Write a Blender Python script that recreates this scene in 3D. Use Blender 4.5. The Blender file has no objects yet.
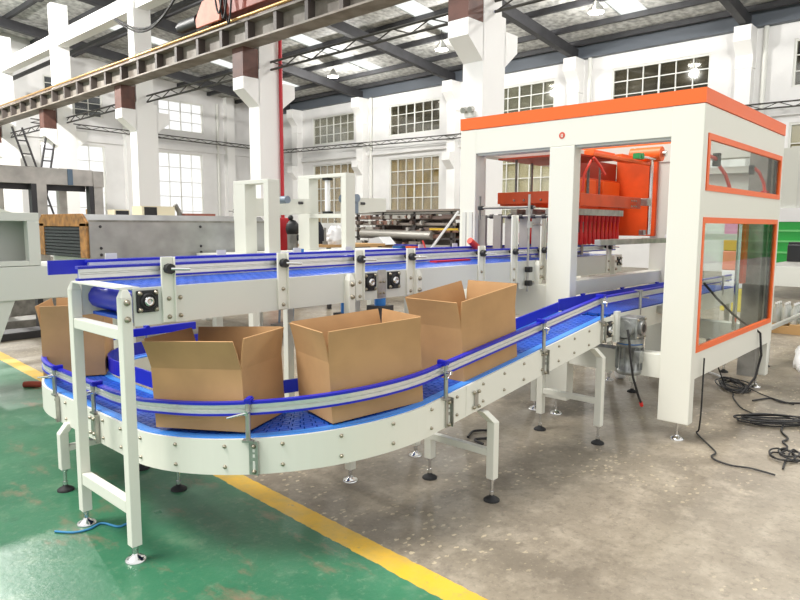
import bpy, math, random
from mathutils import Vector, Matrix, Euler

random.seed(7)
S = bpy.context.scene
COL = S.collection
PI = math.pi

# ------------------------------------------------------------------ materials
def lin(c):
    out = []
    for v in c:
        v = v / 255.0
        out.append(v / 12.92 if v <= 0.04045 else ((v + 0.055) / 1.055) ** 2.4)
    return (out[0], out[1], out[2], 1.0)

def mat(name, rgb, rough=0.5, metal=0.0, var=0.0, scale=6.0, bump=0.0, spec=0.5, rgb2=None, stretch=None):
    m = bpy.data.materials.new(name)
    m.use_nodes = True
    nt = m.node_tree
    b = nt.nodes['Principled BSDF']
    b.inputs['Base Color'].default_value = lin(rgb)
    b.inputs['Roughness'].default_value = rough
    b.inputs['Metallic'].default_value = metal
    b.inputs['Specular IOR Level'].default_value = spec
    if var or bump or rgb2:
        tc = nt.nodes.new('ShaderNodeTexCoord')
        vec = tc.outputs['Object']
        if stretch:
            mp = nt.nodes.new('ShaderNodeMapping')
            mp.inputs['Scale'].default_value = stretch
            nt.links.new(vec, mp.inputs['Vector'])
            vec = mp.outputs['Vector']
        n = nt.nodes.new('ShaderNodeTexNoise')
        n.inputs['Scale'].default_value = scale
        n.inputs['Detail'].default_value = 6
        nt.links.new(vec, n.inputs['Vector'])
        if var or rgb2:
            mx = nt.nodes.new('ShaderNodeMix')
            mx.data_type = 'RGBA'
            c1 = rgb2 if rgb2 else tuple(max(0, v * (1 - var)) for v in rgb)
            mx.inputs['A'].default_value = lin(c1)
            mx.inputs['B'].default_value = lin(rgb)
            rp = nt.nodes.new('ShaderNodeMapRange')
            rp.inputs['From Min'].default_value = 0.35
            rp.inputs['From Max'].default_value = 0.62
            nt.links.new(n.outputs['Fac'], rp.inputs['Value'])
            nt.links.new(rp.outputs['Result'], mx.inputs['Factor'])
            nt.links.new(mx.outputs['Result'], b.inputs['Base Color'])
        if bump:
            bp = nt.nodes.new('ShaderNodeBump')
            bp.inputs['Strength'].default_value = bump
            bp.inputs['Distance'].default_value = 0.02
            nt.links.new(n.outputs['Fac'], bp.inputs['Height'])
            nt.links.new(bp.outputs['Normal'], b.inputs['Normal'])
    return m

def emit(name, rgb, strength):
    m = bpy.data.materials.new(name)
    m.use_nodes = True
    nt = m.node_tree
    nt.nodes.clear()
    e = nt.nodes.new('ShaderNodeEmission')
    e.inputs['Color'].default_value = lin(rgb)
    e.inputs['Strength'].default_value = strength
    o = nt.nodes.new('ShaderNodeOutputMaterial')
    nt.links.new(e.outputs[0], o.inputs['Surface'])
    return m

def glass(name, tint=(255, 255, 255), gloss=0.10, rough=0.02, haze=0.0):
    m = bpy.data.materials.new(name)
    m.use_nodes = True
    nt = m.node_tree
    nt.nodes.clear()
    t = nt.nodes.new('ShaderNodeBsdfTransparent')
    t.inputs['Color'].default_value = lin(tint)
    g = nt.nodes.new('ShaderNodeBsdfGlossy')
    g.inputs['Roughness'].default_value = rough
    mx = nt.nodes.new('ShaderNodeMixShader')
    mx.inputs[0].default_value = gloss
    nt.links.new(t.outputs[0], mx.inputs[1])
    nt.links.new(g.outputs[0], mx.inputs[2])
    out = mx
    if haze:
        d = nt.nodes.new('ShaderNodeBsdfDiffuse')
        d.inputs['Color'].default_value = lin((235, 235, 228))
        m2 = nt.nodes.new('ShaderNodeMixShader')
        m2.inputs[0].default_value = haze
        nt.links.new(mx.outputs[0], m2.inputs[1])
        nt.links.new(d.outputs[0], m2.inputs[2])
        out = m2
    o = nt.nodes.new('ShaderNodeOutputMaterial')
    nt.links.new(out.outputs[0], o.inputs['Surface'])
    return m

CREAM = mat('cream_paint', (226, 225, 213), 0.42)
CREAM2 = mat('grey_cream_paint', (212, 213, 204), 0.45)
ALU = mat('aluminium', (226, 226, 224), 0.30, 0.6, var=0.05, scale=30, stretch=(1, 1, 6))
STEEL = mat('stainless_steel', (188, 186, 180), 0.32, 0.85, var=0.15, scale=14)
CHROME = mat('chrome', (220, 220, 218), 0.16, 1.0)
DULL = mat('dull_steel', (150, 148, 142), 0.5, 0.55, var=0.2, scale=8)
BLUE = mat('blue_plastic', (24, 32, 176), 0.38)
BELT = mat('blue_belt', (28, 84, 190), 0.42, var=0.15, scale=9)
LBLUE = mat('light_blue_strip', (62, 138, 226), 0.35)
BELTD = mat('belt_underside', (12, 34, 110), 0.6)
BLACK = mat('black_plastic', (26, 27, 29), 0.45)
RUBBER = mat('black_rubber', (30, 30, 31), 0.7)
CABLE = mat('cable_sheath', (34, 33, 33), 0.6)
ORANGE = mat('orange_paint', (242, 104, 34), 0.42)
ORANGED = mat('orange_machine_paint', (226, 82, 24), 0.45, var=0.12, scale=4)
RED = mat('red_plastic', (206, 30, 26), 0.4)
REDT = mat('red_hose', (232, 70, 52), 0.4)
GREEN = mat('green_plastic', (30, 150, 84), 0.4)
CARD = mat('cardboard', (190, 150, 106), 0.85, var=0.06, scale=5, spec=0.2)
CARDE = mat('cardboard_edge', (170, 128, 82), 0.9, spec=0.1)
GAP = mat('dark_gap', (52, 40, 28), 0.9)
BOLT = mat('bolt_steel', (168, 160, 142), 0.3, 0.9)
GEAR = mat('gear_motor_alloy', (168, 170, 168), 0.35, 0.6, var=0.2, scale=20)
WHITE = mat('white_wall_paint', (232, 231, 230), 0.8, var=0.03, scale=1.2, spec=0.2)
WHITEC = mat('white_column_paint', (244, 243, 241), 0.7, spec=0.25)
FRAMEW = mat('window_frame_white', (226, 226, 220), 0.5)
ROOFSTEEL = mat('dark_roof_steel', (54, 54, 57), 0.6, var=0.15, scale=3)
EAVE = mat('grey_blue_eave', (84, 90, 98), 0.6)
RUSTB = mat('brown_primer', (104, 68, 58), 0.6, var=0.15, scale=5)
GIRDER = mat('girder_grey', (142, 134, 124), 0.6, var=0.25, scale=3, rgb2=(112, 102, 92))
STIFF = mat('girder_stiffener', (84, 76, 72), 0.6)
RAILB = mat('rusty_rail', (108, 74, 58), 0.55)
BRASS = mat('brass_conductor', (184, 146, 92), 0.35, 0.6)
CRANE = mat('crane_red_brown', (150, 72, 58), 0.55, var=0.15, scale=3)
SALMON = mat('salmon_primer', (206, 128, 104), 0.6, var=0.12, scale=6)
PIPER = mat('red_pipe', (190, 30, 44), 0.4)
TRAY = mat('cable_tray', (78, 76, 72), 0.5, 0.4)
DGREY = mat('brushed_grey_sheet', (176, 177, 176), 0.36, 0.45, var=0.16, scale=2.5)
RUSTF = mat('rust_flange', (176, 124, 66), 0.6, var=0.3, scale=9)
RAWST = mat('raw_steel_beam', (190, 183, 176), 0.55, 0.2, var=0.15, scale=4)
DARKST = mat('dark_raw_steel', (62, 60, 62), 0.5, 0.3)
TRUCK = mat('green_truck_paint', (44, 176, 74), 0.4)
PWHITE = mat('white_film', (238, 238, 238), 0.5, bump=0.6, scale=7)
DCLOTH = mat('dark_cloth', (30, 32, 40), 0.9)
BLUEM = mat('blue_motor_paint', (34, 112, 190), 0.4)
GMOT = mat('grey_blue_motor', (120, 134, 150), 0.4)
AMBER = mat('amber_plywood', (216, 186, 128), 0.6, var=0.18, scale=1.5, stretch=(1, 3, 1))
CREAMW = mat('pale_board', (240, 230, 200), 0.7)
WOOD = mat('pine_wood', (186, 148, 98), 0.7)
YELLOW = mat('yellow_paint', (226, 186, 52), 0.5)
PANE = glass('machine_glass', (240, 244, 242), 0.13, 0.02)
WPANE = glass('window_glass', (254, 254, 254), 0.05, 0.03)
WPANER = glass('dim_window_glass', (236, 236, 230), 0.12, 0.05)
BOTTLE = glass('clear_bottle_plastic', (232, 238, 240), 0.25, 0.08, haze=0.35)
LAMPG = emit('lamp_lens', (255, 252, 240), 14.0)

# ------------------------------------------------------------------ mesh helper
class MB:
    def __init__(s):
        s.v = []; s.f = []; s.sm = []
    def add(s, vs, fs, smooth=False):
        o = len(s.v)
        s.v += [tuple(p) for p in vs]
        for f in fs:
            s.f.append([i + o for i in f]); s.sm.append(smooth)
        return s
    def box(s, x0, x1, y0, y1, z0, z1):
        vs = [(x, y, z) for x in (x0, x1) for y in (y0, y1) for z in (z0, z1)]
        return s.add(vs, [(0, 1, 3, 2), (4, 6, 7, 5), (0, 4, 5, 1), (2, 3, 7, 6), (0, 2, 6, 4), (1, 5, 7, 3)])
    def obox(s, c, size, rot=(0, 0, 0)):
        R = rot if isinstance(rot, Matrix) else Euler(rot).to_matrix()
        c = Vector(c)
        vs = []
        for x in (-.5, .5):
            for y in (-.5, .5):
                for z in (-.5, .5):
                    vs.append(c + R @ Vector((x * size[0], y * size[1], z * size[2])))
        return s.add(vs, [(0, 1, 3, 2), (4, 6, 7, 5), (0, 4, 5, 1), (2, 3, 7, 6), (0, 2, 6, 4), (1, 5, 7, 3)])
    def bar(s, p, q, w, h, up=(0, 0, 1)):
        p = Vector(p); q = Vector(q); d = (q - p); L = d.length; d.normalize()
        up = Vector(up)
        sd = d.cross(up)
        if sd.length < 1e-4: sd = d.cross(Vector((1, 0, 0)))
        sd.normalize(); u = sd.cross(d)
        R = Matrix((d, sd, u)).transposed()
        return s.obox((p + q) / 2, (L, w, h), R)
    def cyl(s, p, q, r, r2=None, n=14, cap=True):
        p = Vector(p); q = Vector(q)
        if r2 is None: r2 = r
        d = (q - p).normalized()
        a = d.orthogonal().normalized(); b = d.cross(a)
        vs = []
        for i in range(n):
            t = 2 * PI * i / n
            e = a * math.cos(t) + b * math.sin(t)
            vs.append(p + e * r); vs.append(q + e * r2)
        s.add(vs, [(2 * i, 2 * ((i + 1) % n), 2 * ((i + 1) % n) + 1, 2 * i + 1) for i in range(n)], True)
        if cap:
            s.add([vs[2 * i] for i in range(n)], [list(range(n))[::-1]])
            s.add([vs[2 * i + 1] for i in range(n)], [list(range(n))])
        return s
    def tube(s, pts, r, n=8):
        pts = [Vector(p) for p in pts]
        rings = []
        a = None
        for i, p in enumerate(pts):
            d = (pts[min(i + 1, len(pts) - 1)] - pts[max(i - 1, 0)]).normalized()
            if a is None: a = d.orthogonal().normalized()
            else:
                a = (a - d * a.dot(d))
                if a.length < 1e-5: a = d.orthogonal()
                a.normalize()
            b = d.cross(a)
            rings.append([p + (a * math.cos(2 * PI * k / n) + b * math.sin(2 * PI * k / n)) * r for k in range(n)])
        vs = [v for rg in rings for v in rg]
        fs = []
        for i in range(len(pts) - 1):
            for k in range(n):
                k2 = (k + 1) % n
                fs.append((i * n + k, i * n + k2, (i + 1) * n + k2, (i + 1) * n + k))
        s.add(vs, fs, True)
        s.add(rings[0], [list(range(n))[::-1]]); s.add(rings[-1], [list(range(n))])
        return s
    def prism(s, poly, axis, a, b):
        def mk(p, t):
            if axis == 'x': return (t, p[0], p[1])
            if axis == 'y': return (p[0], t, p[1])
            return (p[0], p[1], t)
        n = len(poly)
        vs = [mk(p, a) for p in poly] + [mk(p, b) for p in poly]
        fs = [list(range(n))[::-1], list(range(n, 2 * n))]
        for i in range(n):
            j = (i + 1) % n
            fs.append((i, j, n + j, n + i))
        return s.add(vs, fs)
    def rev(s, prof, base, n=20, axis=(0, 0, 1)):
        base = Vector(base); d = Vector(axis).normalized(); a = d.orthogonal().normalized(); b = d.cross(a)
        vs = []
        for (r, h) in prof:
            for k in range(n):
                t = 2 * PI * k / n
                vs.append(base + d * h + (a * math.cos(t) + b * math.sin(t)) * r)
        m = len(prof)
        fs = []
        for i in range(m - 1):
            for k in range(n):
                k2 = (k + 1) % n
                fs.append((i * n + k, i * n + k2, (i + 1) * n + k2, (i + 1) * n + k))
        s.add(vs, fs, True)
        s.add(vs[:n], [list(range(n))[::-1]]); s.add(vs[-n:], [list(range(n))])
        return s
    def sweep(s, frames, prof, cap=True, smooth=False):
        # frames: (pos, left) ; prof: list of (offset_left, height) or function of frame index
        n = None; vs = []
        for i, (p, l) in enumerate(frames):
            pr = prof(i) if callable(prof) else prof
            n = len(pr)
            for (o, h) in pr:
                vs.append((p[0] + l[0] * o, p[1] + l[1] * o, p[2] + h))
        fs = []
        for i in range(len(frames) - 1):
            for k in range(n):
                k2 = (k + 1) % n
                fs.append((i * n + k, i * n + k2, (i + 1) * n + k2, (i + 1) * n + k))
        if cap:
            fs.append(list(range(n))[::-1]); m = (len(frames) - 1) * n
            fs.append([m + k for k in range(n)])
        return s.add(vs, fs, smooth)
    def sphere(s, c, r, n=12, sq=(1, 1, 1)):
        c = Vector(c)
        vs = []; m = n // 2
        for i in range(m + 1):
            t = PI * i / m
            for k in range(n):
                u = 2 * PI * k / n
                vs.append(c + Vector((math.sin(t) * math.cos(u) * sq[0], math.sin(t) * math.sin(u) * sq[1], math.cos(t) * sq[2])) * r)
        fs = []
        for i in range(m):
            for k in range(n):
                k2 = (k + 1) % n
                fs.append((i * n + k, (i + 1) * n + k, (i + 1) * n + k2, i * n + k2))
        return s.add(vs, fs, True)
    def build(s, name, m, parent=None, bevel=0.0):
        me = bpy.data.meshes.new(name)
        me.from_pydata(s.v, [], s.f)
        me.polygons.foreach_set('use_smooth', s.sm)
        me.validate(); me.update()
        me.materials.append(m)
        o = bpy.data.objects.new(name, me)
        COL.objects.link(o)
        if parent is not None:
            o.parent = parent
            if parent.type == 'EMPTY':
                o.matrix_parent_inverse = Matrix.LocRotScale(parent.location, parent.rotation_euler, None).inverted()
        if bevel:
            b = o.modifiers.new('bevel', 'BEVEL'); b.width = bevel; b.segments = 2; b.limit_method = 'ANGLE'
        return o

def fix_normals(o):
    import bmesh
    bm = bmesh.new(); bm.from_mesh(o.data)
    bmesh.ops.recalc_face_normals(bm, faces=bm.faces)
    bm.to_mesh(o.data); bm.free()

def tag(o, label=None, cat=None, group=None, kind=None):
    if label: o['label'] = label
    if cat: o['category'] = cat
    if group: o['group'] = group
    if kind: o['kind'] = kind
    return o

def thing(name, label, cat, loc=(0, 0, 0), group=None, rz=0.0):
    o = bpy.data.objects.new(name, None)
    o.location = loc; o.rotation_euler = (0, 0, rz); o.empty_display_size = 0.1
    COL.objects.link(o)
    return tag(o, label, cat, group)

def box(*a): return MB().box(*a)

def struct(mb, name, m, label, cat):
    return tag(mb.build(name, m), label, cat, kind='structure')

def wall_with_holes(mb, axis, t0, t1, u0, u1, ztop, holes):
    # axis 'x': wall lies in plane x=t0..t1, u = y ; axis 'y': u = x
    us = sorted(set([u0, u1] + [h[0] for h in holes] + [h[1] for h in holes]))
    zs = sorted(set([0, ztop] + [h[2] for h in holes] + [h[3] for h in holes]))
    for i in range(len(us) - 1):
        run = None
        for j in range(len(zs) - 1):
            uc = (us[i] + us[i + 1]) / 2; zc = (zs[j] + zs[j + 1]) / 2
            solid = not any(h[0] < uc < h[1] and h[2] < zc < h[3] for h in holes)
            if solid:
                if run is None: run = zs[j]
            if (not solid or j == len(zs) - 2) and run is not None:
                top = zs[j + 1] if solid else zs[j]
                if axis == 'x': mb.box(t0, t1, us[i], us[i + 1], run, top)
                else: mb.box(us[i], us[i + 1], t0, t1, run, top)
                run = None
    return mb

# ------------------------------------------------------------------ floor
def floor_material():
    m = bpy.data.materials.new('workshop_floor')
    m.use_nodes = True
    nt = m.node_tree; N = nt.nodes; L = nt.links
    b = N['Principled BSDF']
    tc = N.new('ShaderNodeTexCoord')
    def noise(sc, det=6, rough=0.55, st=None, off=0.0):
        v = tc.outputs['Object']
        if st or off:
            mp = N.new('ShaderNodeMapping')
            mp.inputs['Scale'].default_value = st or (1, 1, 1)
            mp.inputs['Location'].default_value = (off, off * 0.7, 0)
            L.new(v, mp.inputs['Vector']); v = mp.outputs['Vector']
        n = N.new('ShaderNodeTexNoise'); n.inputs['Scale'].default_value = sc
        n.inputs['Detail'].default_value = det; n.inputs['Roughness'].default_value = rough
        L.new(v, n.inputs['Vector']); return n.outputs['Fac']
    def ramp(v, lo, hi):
        r = N.new('ShaderNodeMapRange'); r.inputs['From Min'].default_value = lo; r.inputs['From Max'].default_value = hi
        L.new(v, r.inputs['Value']); return r.outputs['Result']
    def mix(f, a, c):
        x = N.new('ShaderNodeMix'); x.data_type = 'RGBA'
        if isinstance(f, float): x.inputs['Factor'].default_value = f
        else: L.new(f, x.inputs['Factor'])
        for nm, q in (('A', a), ('B', c)):
            if isinstance(q, tuple): x.inputs[nm].default_value = lin(q)
            else: L.new(q, x.inputs[nm])
        return x.outputs['Result']
    def mth(op, a, c=None):
        x = N.new('ShaderNodeMath'); x.operation = op
        for i, q in enumerate((a, c)):
            if q is None: continue
            if isinstance(q, (int, float)): x.inputs[i].default_value = q
            else: L.new(q, x.inputs[i])
        return x.outputs[0]
    # concrete
    conc = mix(ramp(noise(1.1, 5), 0.35, 0.65), (116, 107, 93), (146, 136, 119))
    conc = mix(ramp(noise(5, 8, 0.65, off=3.0), 0.48, 0.72), conc, (160, 150, 133))
    conc = mix(ramp(noise(2.3, 8, 0.7, off=9.0), 0.56, 0.74), conc, (100, 92, 80))
    # exposed pale stone chips
    vo = N.new('ShaderNodeTexVoronoi'); vo.inputs['Scale'].default_value = 21; vo.inputs['Randomness'].default_value = 1
    mpv = N.new('ShaderNodeMapping'); mpv.inputs['Scale'].default_value = (1.0, 1.5, 1)
    L.new(tc.outputs['Object'], mpv.inputs['Vector'])
    nv = N.new('ShaderNodeTexNoise'); nv.inputs['Scale'].default_value = 55; nv.inputs['Detail'].default_value = 2; L.new(tc.outputs['Object'], nv.inputs['Vector'])
    sc_ = N.new('ShaderNodeVectorMath'); sc_.operation = 'SCALE'; sc_.inputs['Scale'].default_value = 0.035; L.new(nv.outputs['Color'], sc_.inputs[0])
    ad_ = N.new('ShaderNodeVectorMath'); ad_.operation = 'ADD'; L.new(mpv.outputs['Vector'], ad_.inputs[0]); L.new(sc_.outputs['Vector'], ad_.inputs[1])
    L.new(ad_.outputs['Vector'], vo.inputs['Vector'])
    conc = mix(mth('MULTIPLY', ramp(noise(24, 8, 0.75, off=6.0), 0.50, 0.66), 0.55), conc, (94, 86, 74))
    conc = mix(mth('MULTIPLY', ramp(noise(38, 8, 0.75, off=8.0), 0.56, 0.68), 0.5), conc, (172, 162, 142))
    chip = mth('LESS_THAN', vo.outputs['Distance'], 0.30)
    sepc = N.new('ShaderNodeSeparateColor'); L.new(vo.outputs['Color'], sepc.inputs['Color'])
    chip = mth('MULTIPLY', chip, mth('GREATER_THAN', sepc.outputs['Red'], 0.68))
    zone = ramp(noise(0.8, 3, off=5.0), 0.44, 0.58)
    chip = mth('MULTIPLY', chip, zone)
    chip = mth('MULTIPLY', chip, 0.75)
    conc = mix(chip, conc, (196, 182, 152))
    # green paint, worn
    green = mix(ramp(noise(0.9, 6), 0.36, 0.66), (40, 98, 70), (62, 120, 88))
    green = mix(ramp(noise(3.2, 8, 0.7, off=2.0), 0.55, 0.72), green, (100, 132, 104))
    green = mix(ramp(noise(2.0, 9, 0.72, (2.2, 0.9, 1), off=11.0), 0.55, 0.68), green, (122, 110, 88))
    green = mix(mth('MULTIPLY', ramp(noise(18, 8, 0.75, off=1.0), 0.55, 0.70), 0.45), green, (132, 150, 124))
    green = mix(mth('MULTIPLY', ramp(noise(7, 9, 0.75, off=7.0), 0.60, 0.72), 0.5), green, (44, 66, 54))
    # yellow line
    yel = mix(ramp(noise(4, 8, 0.7), 0.42, 0.68), (214, 170, 48), (182, 154, 78))
    yel = mix(ramp(noise(9, 8, 0.7, off=4.0), 0.60, 0.70), yel, (150, 136, 100))
    sx = N.new('ShaderNodeSeparateXYZ'); L.new(tc.outputs['Object'], sx.inputs[0])
    wob = mth('MULTIPLY', mth('SUBTRACT', noise(14, 4), 0.5), 0.03)
    d = mth('SUBTRACT', sx.outputs['X'], mth('MULTIPLY', sx.outputs['Y'], 0.0465))
    d = mth('ADD', mth('SUBTRACT', d, 1.935), wob)      # 0 = left edge of the line
    is_y = mth('MULTIPLY', mth('GREATER_THAN', d, 0.0), mth('LESS_THAN', d, 0.135))
    is_g = mth('LESS_THAN', d, 0.0)
    is_g2 = mth('MULTIPLY', is_g, mth('LESS_THAN', sx.outputs['Y'], 40.0))
    col = mix(is_g2, conc, green)
    col = mix(is_y, col, yel)
    L.new(col, b.inputs['Base Color'])
    rg = N.new('ShaderNodeMapRange'); rg.inputs['To Min'].default_value = 0.18; rg.inputs['To Max'].default_value = 0.50
    L.new(noise(2.6, 6), rg.inputs['Value'])
    rr = N.new('ShaderNodeMix'); rr.data_type = 'FLOAT'
    L.new(is_g2, rr.inputs['Factor']); L.new(mth('ADD', rg.outputs['Result'], 0.12), rr.inputs['A']); L.new(rg.outputs['Result'], rr.inputs['B'])
    L.new(rr.outputs['Result'], b.inputs['Roughness'])
    bp = N.new('ShaderNodeBump'); bp.inputs['Strength'].default_value = 0.15; bp.inputs['Distance'].default_value = 0.01
    L.new(noise(30, 6), bp.inputs['Height']); L.new(bp.outputs['Normal'], b.inputs['Normal'])
    return m

struct(box(-14, 26, -14, 35, -0.2, 0), 'floor', floor_material(),
       'workshop floor of bare concrete and worn green paint split by a yellow line', 'floor')

# ------------------------------------------------------------------ walls and windows
W2X = 24.2; W1Y = 33.3
up2 = [(1.9, 5.25), (7.75, 11.3), (13.7, 17.1), (19.65, 22.9), (25.45, 28.8), (31.6, 32.7)]
holes2 = [(a, b, 5.97, 7.46) for a, b in up2] + [(a, b, 1.6, 4.87) for a, b in up2]
struct(wall_with_holes(MB(), 'x', W2X, W2X + 0.3, -6, W1Y + 0.3, 8.55, holes2), 'wall_right', WHITE,
       'long white back wall with two rows of windows behind the machines', 'wall')
up1 = [(17.4, 20.05, 6.57, 8.18), (17.3, 19.95, 1.5, 5.43), (11.8, 14.5, 6.75, 8.45), (11.5, 14.5, 1.6, 5.42), (5.6, 8.4, 1.6, 5.42), (5.6, 8.4, 6.75, 8.45)]
wl = wall_with_holes(MB(), 'y', W1Y, W1Y + 0.3, -6, W2X, 8.6, up1)
wl.prism([(-6, 8.6), (W2X, 8.6), (W2X, 8.75), (-6, 11.9)], 'y', W1Y, W1Y + 0.3)
struct(wl, 'wall_left', WHITE, 'white gable wall at the far left with bright tall windows', 'wall')
struct(box(W2X - 0.12, W2X, -6, W1Y, 5.1, 5.32), 'trim_1', WHITE, 'white ledge running along the long back wall', 'ledge')
struct(box(-6, W2X, W1Y - 0.12, W1Y, 5.55, 5.8), 'trim_2', WHITE, 'white ledge running along the far left gable wall', 'ledge')

wn = [0]
def window(axis, a, b, z0, z1, nx, nz, label, backing=None, pane=WPANE, fr=0.07, mu=0.035):
    wn[0] += 1
    root = thing('window_%d' % wn[0], label, 'window', ((W2X, (a + b) / 2, z0) if axis == 'x' else ((a + b) / 2, W1Y, z0)))
    root['kind'] = 'structure'
    def bx(mb, u0, u1, d0, d1, za, zb):
        if axis == 'x': mb.box(W2X + d0, W2X + d1, u0, u1, za, zb)
        else: mb.box(u0, u1, W1Y + d0, W1Y + d1, za, zb)
    f = MB()
    bx(f, a, a + fr, 0.04, 0.14, z0, z1); bx(f, b - fr, b, 0.04, 0.14, z0, z1)
    bx(f, a + fr, b - fr, 0.04, 0.14, z0, z0 + fr); bx(f, a + fr, b - fr, 0.04, 0.14, z1 - fr, z1)
    f.build('window_frame', FRAMEW, root)
    g = MB()
    for i in range(1, nx):
        u = a + (b - a) * i / nx; w = mu * (1.8 if i == nx // 2 else 1)
        bx(g, u - w / 2, u + w / 2, 0.05, 0.12, z0 + fr, z1 - fr)
    for i in range(1, nz):
        z = z0 + (z1 - z0) * i / nz
        bx(g, a + fr, b - fr, 0.055, 0.115, z - mu / 2, z + mu / 2)
    g.build('window_bars', FRAMEW, root)
    p = MB(); bx(p, a + fr, b - fr, 0.08, 0.09, z0 + fr, z1 - fr); p.build('glass_pane', pane, root)
    if backing:
        q = MB(); bx(q, a + 0.01, b - 0.01, 0.145, 0.2, z0 + 0.01, z1 - 0.01); q.build('board', backing, root)
    return root

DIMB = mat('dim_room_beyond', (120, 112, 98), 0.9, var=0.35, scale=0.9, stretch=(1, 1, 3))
names_up = ['far right', 'behind the orange and cream packing machine', 'beside the nearest column', 'left of the nearest column',
            'left of centre', 'in the far corner']
for i, (a, b) in enumerate(up2):
    pane = WPANER
    window('x', a, b, 5.97, 7.46, 6 if b - a > 2 else 2, 3, 'upper multi pane window of the back wall, ' + names_up[i],
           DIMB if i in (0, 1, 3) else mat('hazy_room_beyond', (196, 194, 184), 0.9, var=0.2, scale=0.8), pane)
for i, (a, b) in enumerate(up2):
    window('x', a, b, 1.6, 4.87, 6 if b - a > 2 else 2, 5, 'lower multi pane window of the back wall, ' + names_up[i] + ', boarded pale yellow',
           AMBER if i >= 3 else CREAMW, WPANER)
DARKW = mat('dark_window_board', (84, 88, 92), 0.6)
for i, (a, b, z0, z1) in enumerate(up1):
    lab = ['bright upper window of the gable wall, beside the corner', 'bright tall lower window of the gable wall, beside the corner',
           'dark closed upper window of the gable wall, seen above the crane girder', 'bright lower window of the gable wall, behind the ladders',
           'bright lower window of the gable wall, at the far left edge', 'dark upper window of the gable wall, at the far left edge'][i]
    window('y', a, b, z0, z1, 4, 3 if i in (0,) else 5, lab, DARKW if i in (2, 5) else None)

# pilasters on the back wall, stepped heads carry the rafters
for i, y in enumerate((0.6, 6.6, 12.7, 18.7, 24.65, 29.95)):
    p = MB()
    p.box(W2X - 0.38, W2X, y - 0.24, y + 0.24, 0, 6.69)
    p.prism([(W2X, 6.7), (W2X - 0.38, 6.7), (W2X - 0.38, 7.1), (W2X - 0.72, 7.5), (W2X - 0.72, 7.98), (W2X, 7.98)], 'y', y - 0.26, y + 0.26)
    p.prism([(W2X, 4.1), (W2X - 0.38, 4.1), (W2X - 0.75, 4.5), (W2X - 0.75, 4.85), (W2X, 4.85)], 'y', y - 0.22, y + 0.22)
    struct(p, 'wall_pilaster', WHITEC, 'white wall pilaster carrying rafter number %s along the back wall' % ['one from the right', 'two from the right', 'three from the right', 'four from the right', 'five from the right', 'six, next to the far corner'][i], 'pilaster')
for i, x in enumerate((21.6, 15.7)):
    p = box(x - 0.25, x + 0.25, W1Y - 0.35, W1Y, 0, 8.75)
    struct(p, 'wall_pilaster', WHITEC, ['white pilaster of the gable wall next to the corner', 'white pilaster of the gable wall between its windows'][i], 'pilaster')
for i, (x, y, l) in enumerate(((W2X - 0.1, 24.1, 'centre of the back wall'), (W2X - 0.1, 6.05, 'right of the packing machine'), (W2X - 0.1, 12.15, 'above the packing machine'), (20.9, W1Y - 0.1, 'gable wall next to the corner'))):
    tag(MB().cyl((x, y, 0), (x, y, 8.3), 0.075).build('downpipe', FRAMEW), 'pale round downpipe on the wall, ' + l, 'pipe', kind='structure')

# cable trays on the walls
def tray(name, pts, label):
    t = thing(name, label, 'cable tray', pts[0])
    for k, dz in enumerate((0.0, 0.17)):
        MB().tube([(p[0], p[1], p[2] + dz) for p in pts], 0.026, 6).build('tray_rail', TRAY, t)
    m = MB()
    for a, b in zip(pts[:-1], pts[1:]):
        a = Vector(a); b = Vector(b); L = (b - a).length; n = int(L / 0.45)
        for i in range(n):
            p = a + (b - a) * (i / n); q = a + (b - a) * ((i + 1) / n)
            if i % 2: p, q = q, p
            m.cyl(p, q + Vector((0, 0, 0.17)), 0.014, n=5)
    m.build('tray_lattice', TRAY, t)
    return t
tray('cable_tray', [(23.75, 33.0, 5.72), (23.75, 18.6, 5.46), (23.75, -4, 5.2)], 'dark lattice cable tray running along the back wall')
tray('cable_tray', [(11.0, 32.8, 6.12), (23.6, 32.8, 5.98)], 'dark lattice cable tray running along the gable wall')
tray('cable_tray', [(9.3, 31.0, 5.05), (9.3, 24.0, 5.05), (9.3, 12.0, 5.05), (9.3, 5.0, 5.05)][:4], 'dark lattice cable tray hung below the crane girder between columns')

# ------------------------------------------------------------------ columns, girder, crane
CY = [6.58, 12.68, 18.58, 24.4, 30.2]
clab = ['nearest white concrete column, standing behind the packing machine', 'white concrete column with the red pipe on it',
        'white concrete column rising behind the grey steel tunnel', 'white concrete column behind the raw steel frame', 'farthest white concrete column at the left edge']
for i, y in enumerate(CY):
    h = 0.2
    c = MB()
    c.box(8.94, 9.58, y - h, y + h, 0, 5.0)
    c.box(8.98, 9.5, y - h + 0.03, y + h - 0.03, 5.0, 9.0)
    c.prism([(8.95, 4.2), (8.53, 4.53), (8.53, 4.79), (8.95, 4.79)], 'y', y - h, y + h)
    c.prism([(9.57, 4.2), (9.57, 4.79), (9.95, 4.79), (9.95, 4.5)], 'y', y - h, y + h)
    struct(c, 'concrete_column', WHITEC, clab[i], 'column')
    b = box(8.53, 8.93, y - h, y + h, 4.79, 5.42)
    tag(b.build('crane_bearing_block', RUSTB), 'brown steel bearing block on the corbel of the ' + ['nearest column', 'red piped column', 'column behind the grey tunnel', 'column behind the raw steel frame', 'farthest column'][i], 'bearing block', kind='structure')
for i in range(4):
    struct(box(9.05, 9.4, CY[i] + 0.22, CY[i + 1] - 0.22, 7.58, 8.02), 'trim_%d' % (3 + i), WHITEC,
           'white concrete tie beam between ' + ['the two nearest columns', 'the red piped column and the next one', 'the third and fourth columns', 'the two farthest columns'][i], 'tie beam')

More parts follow.
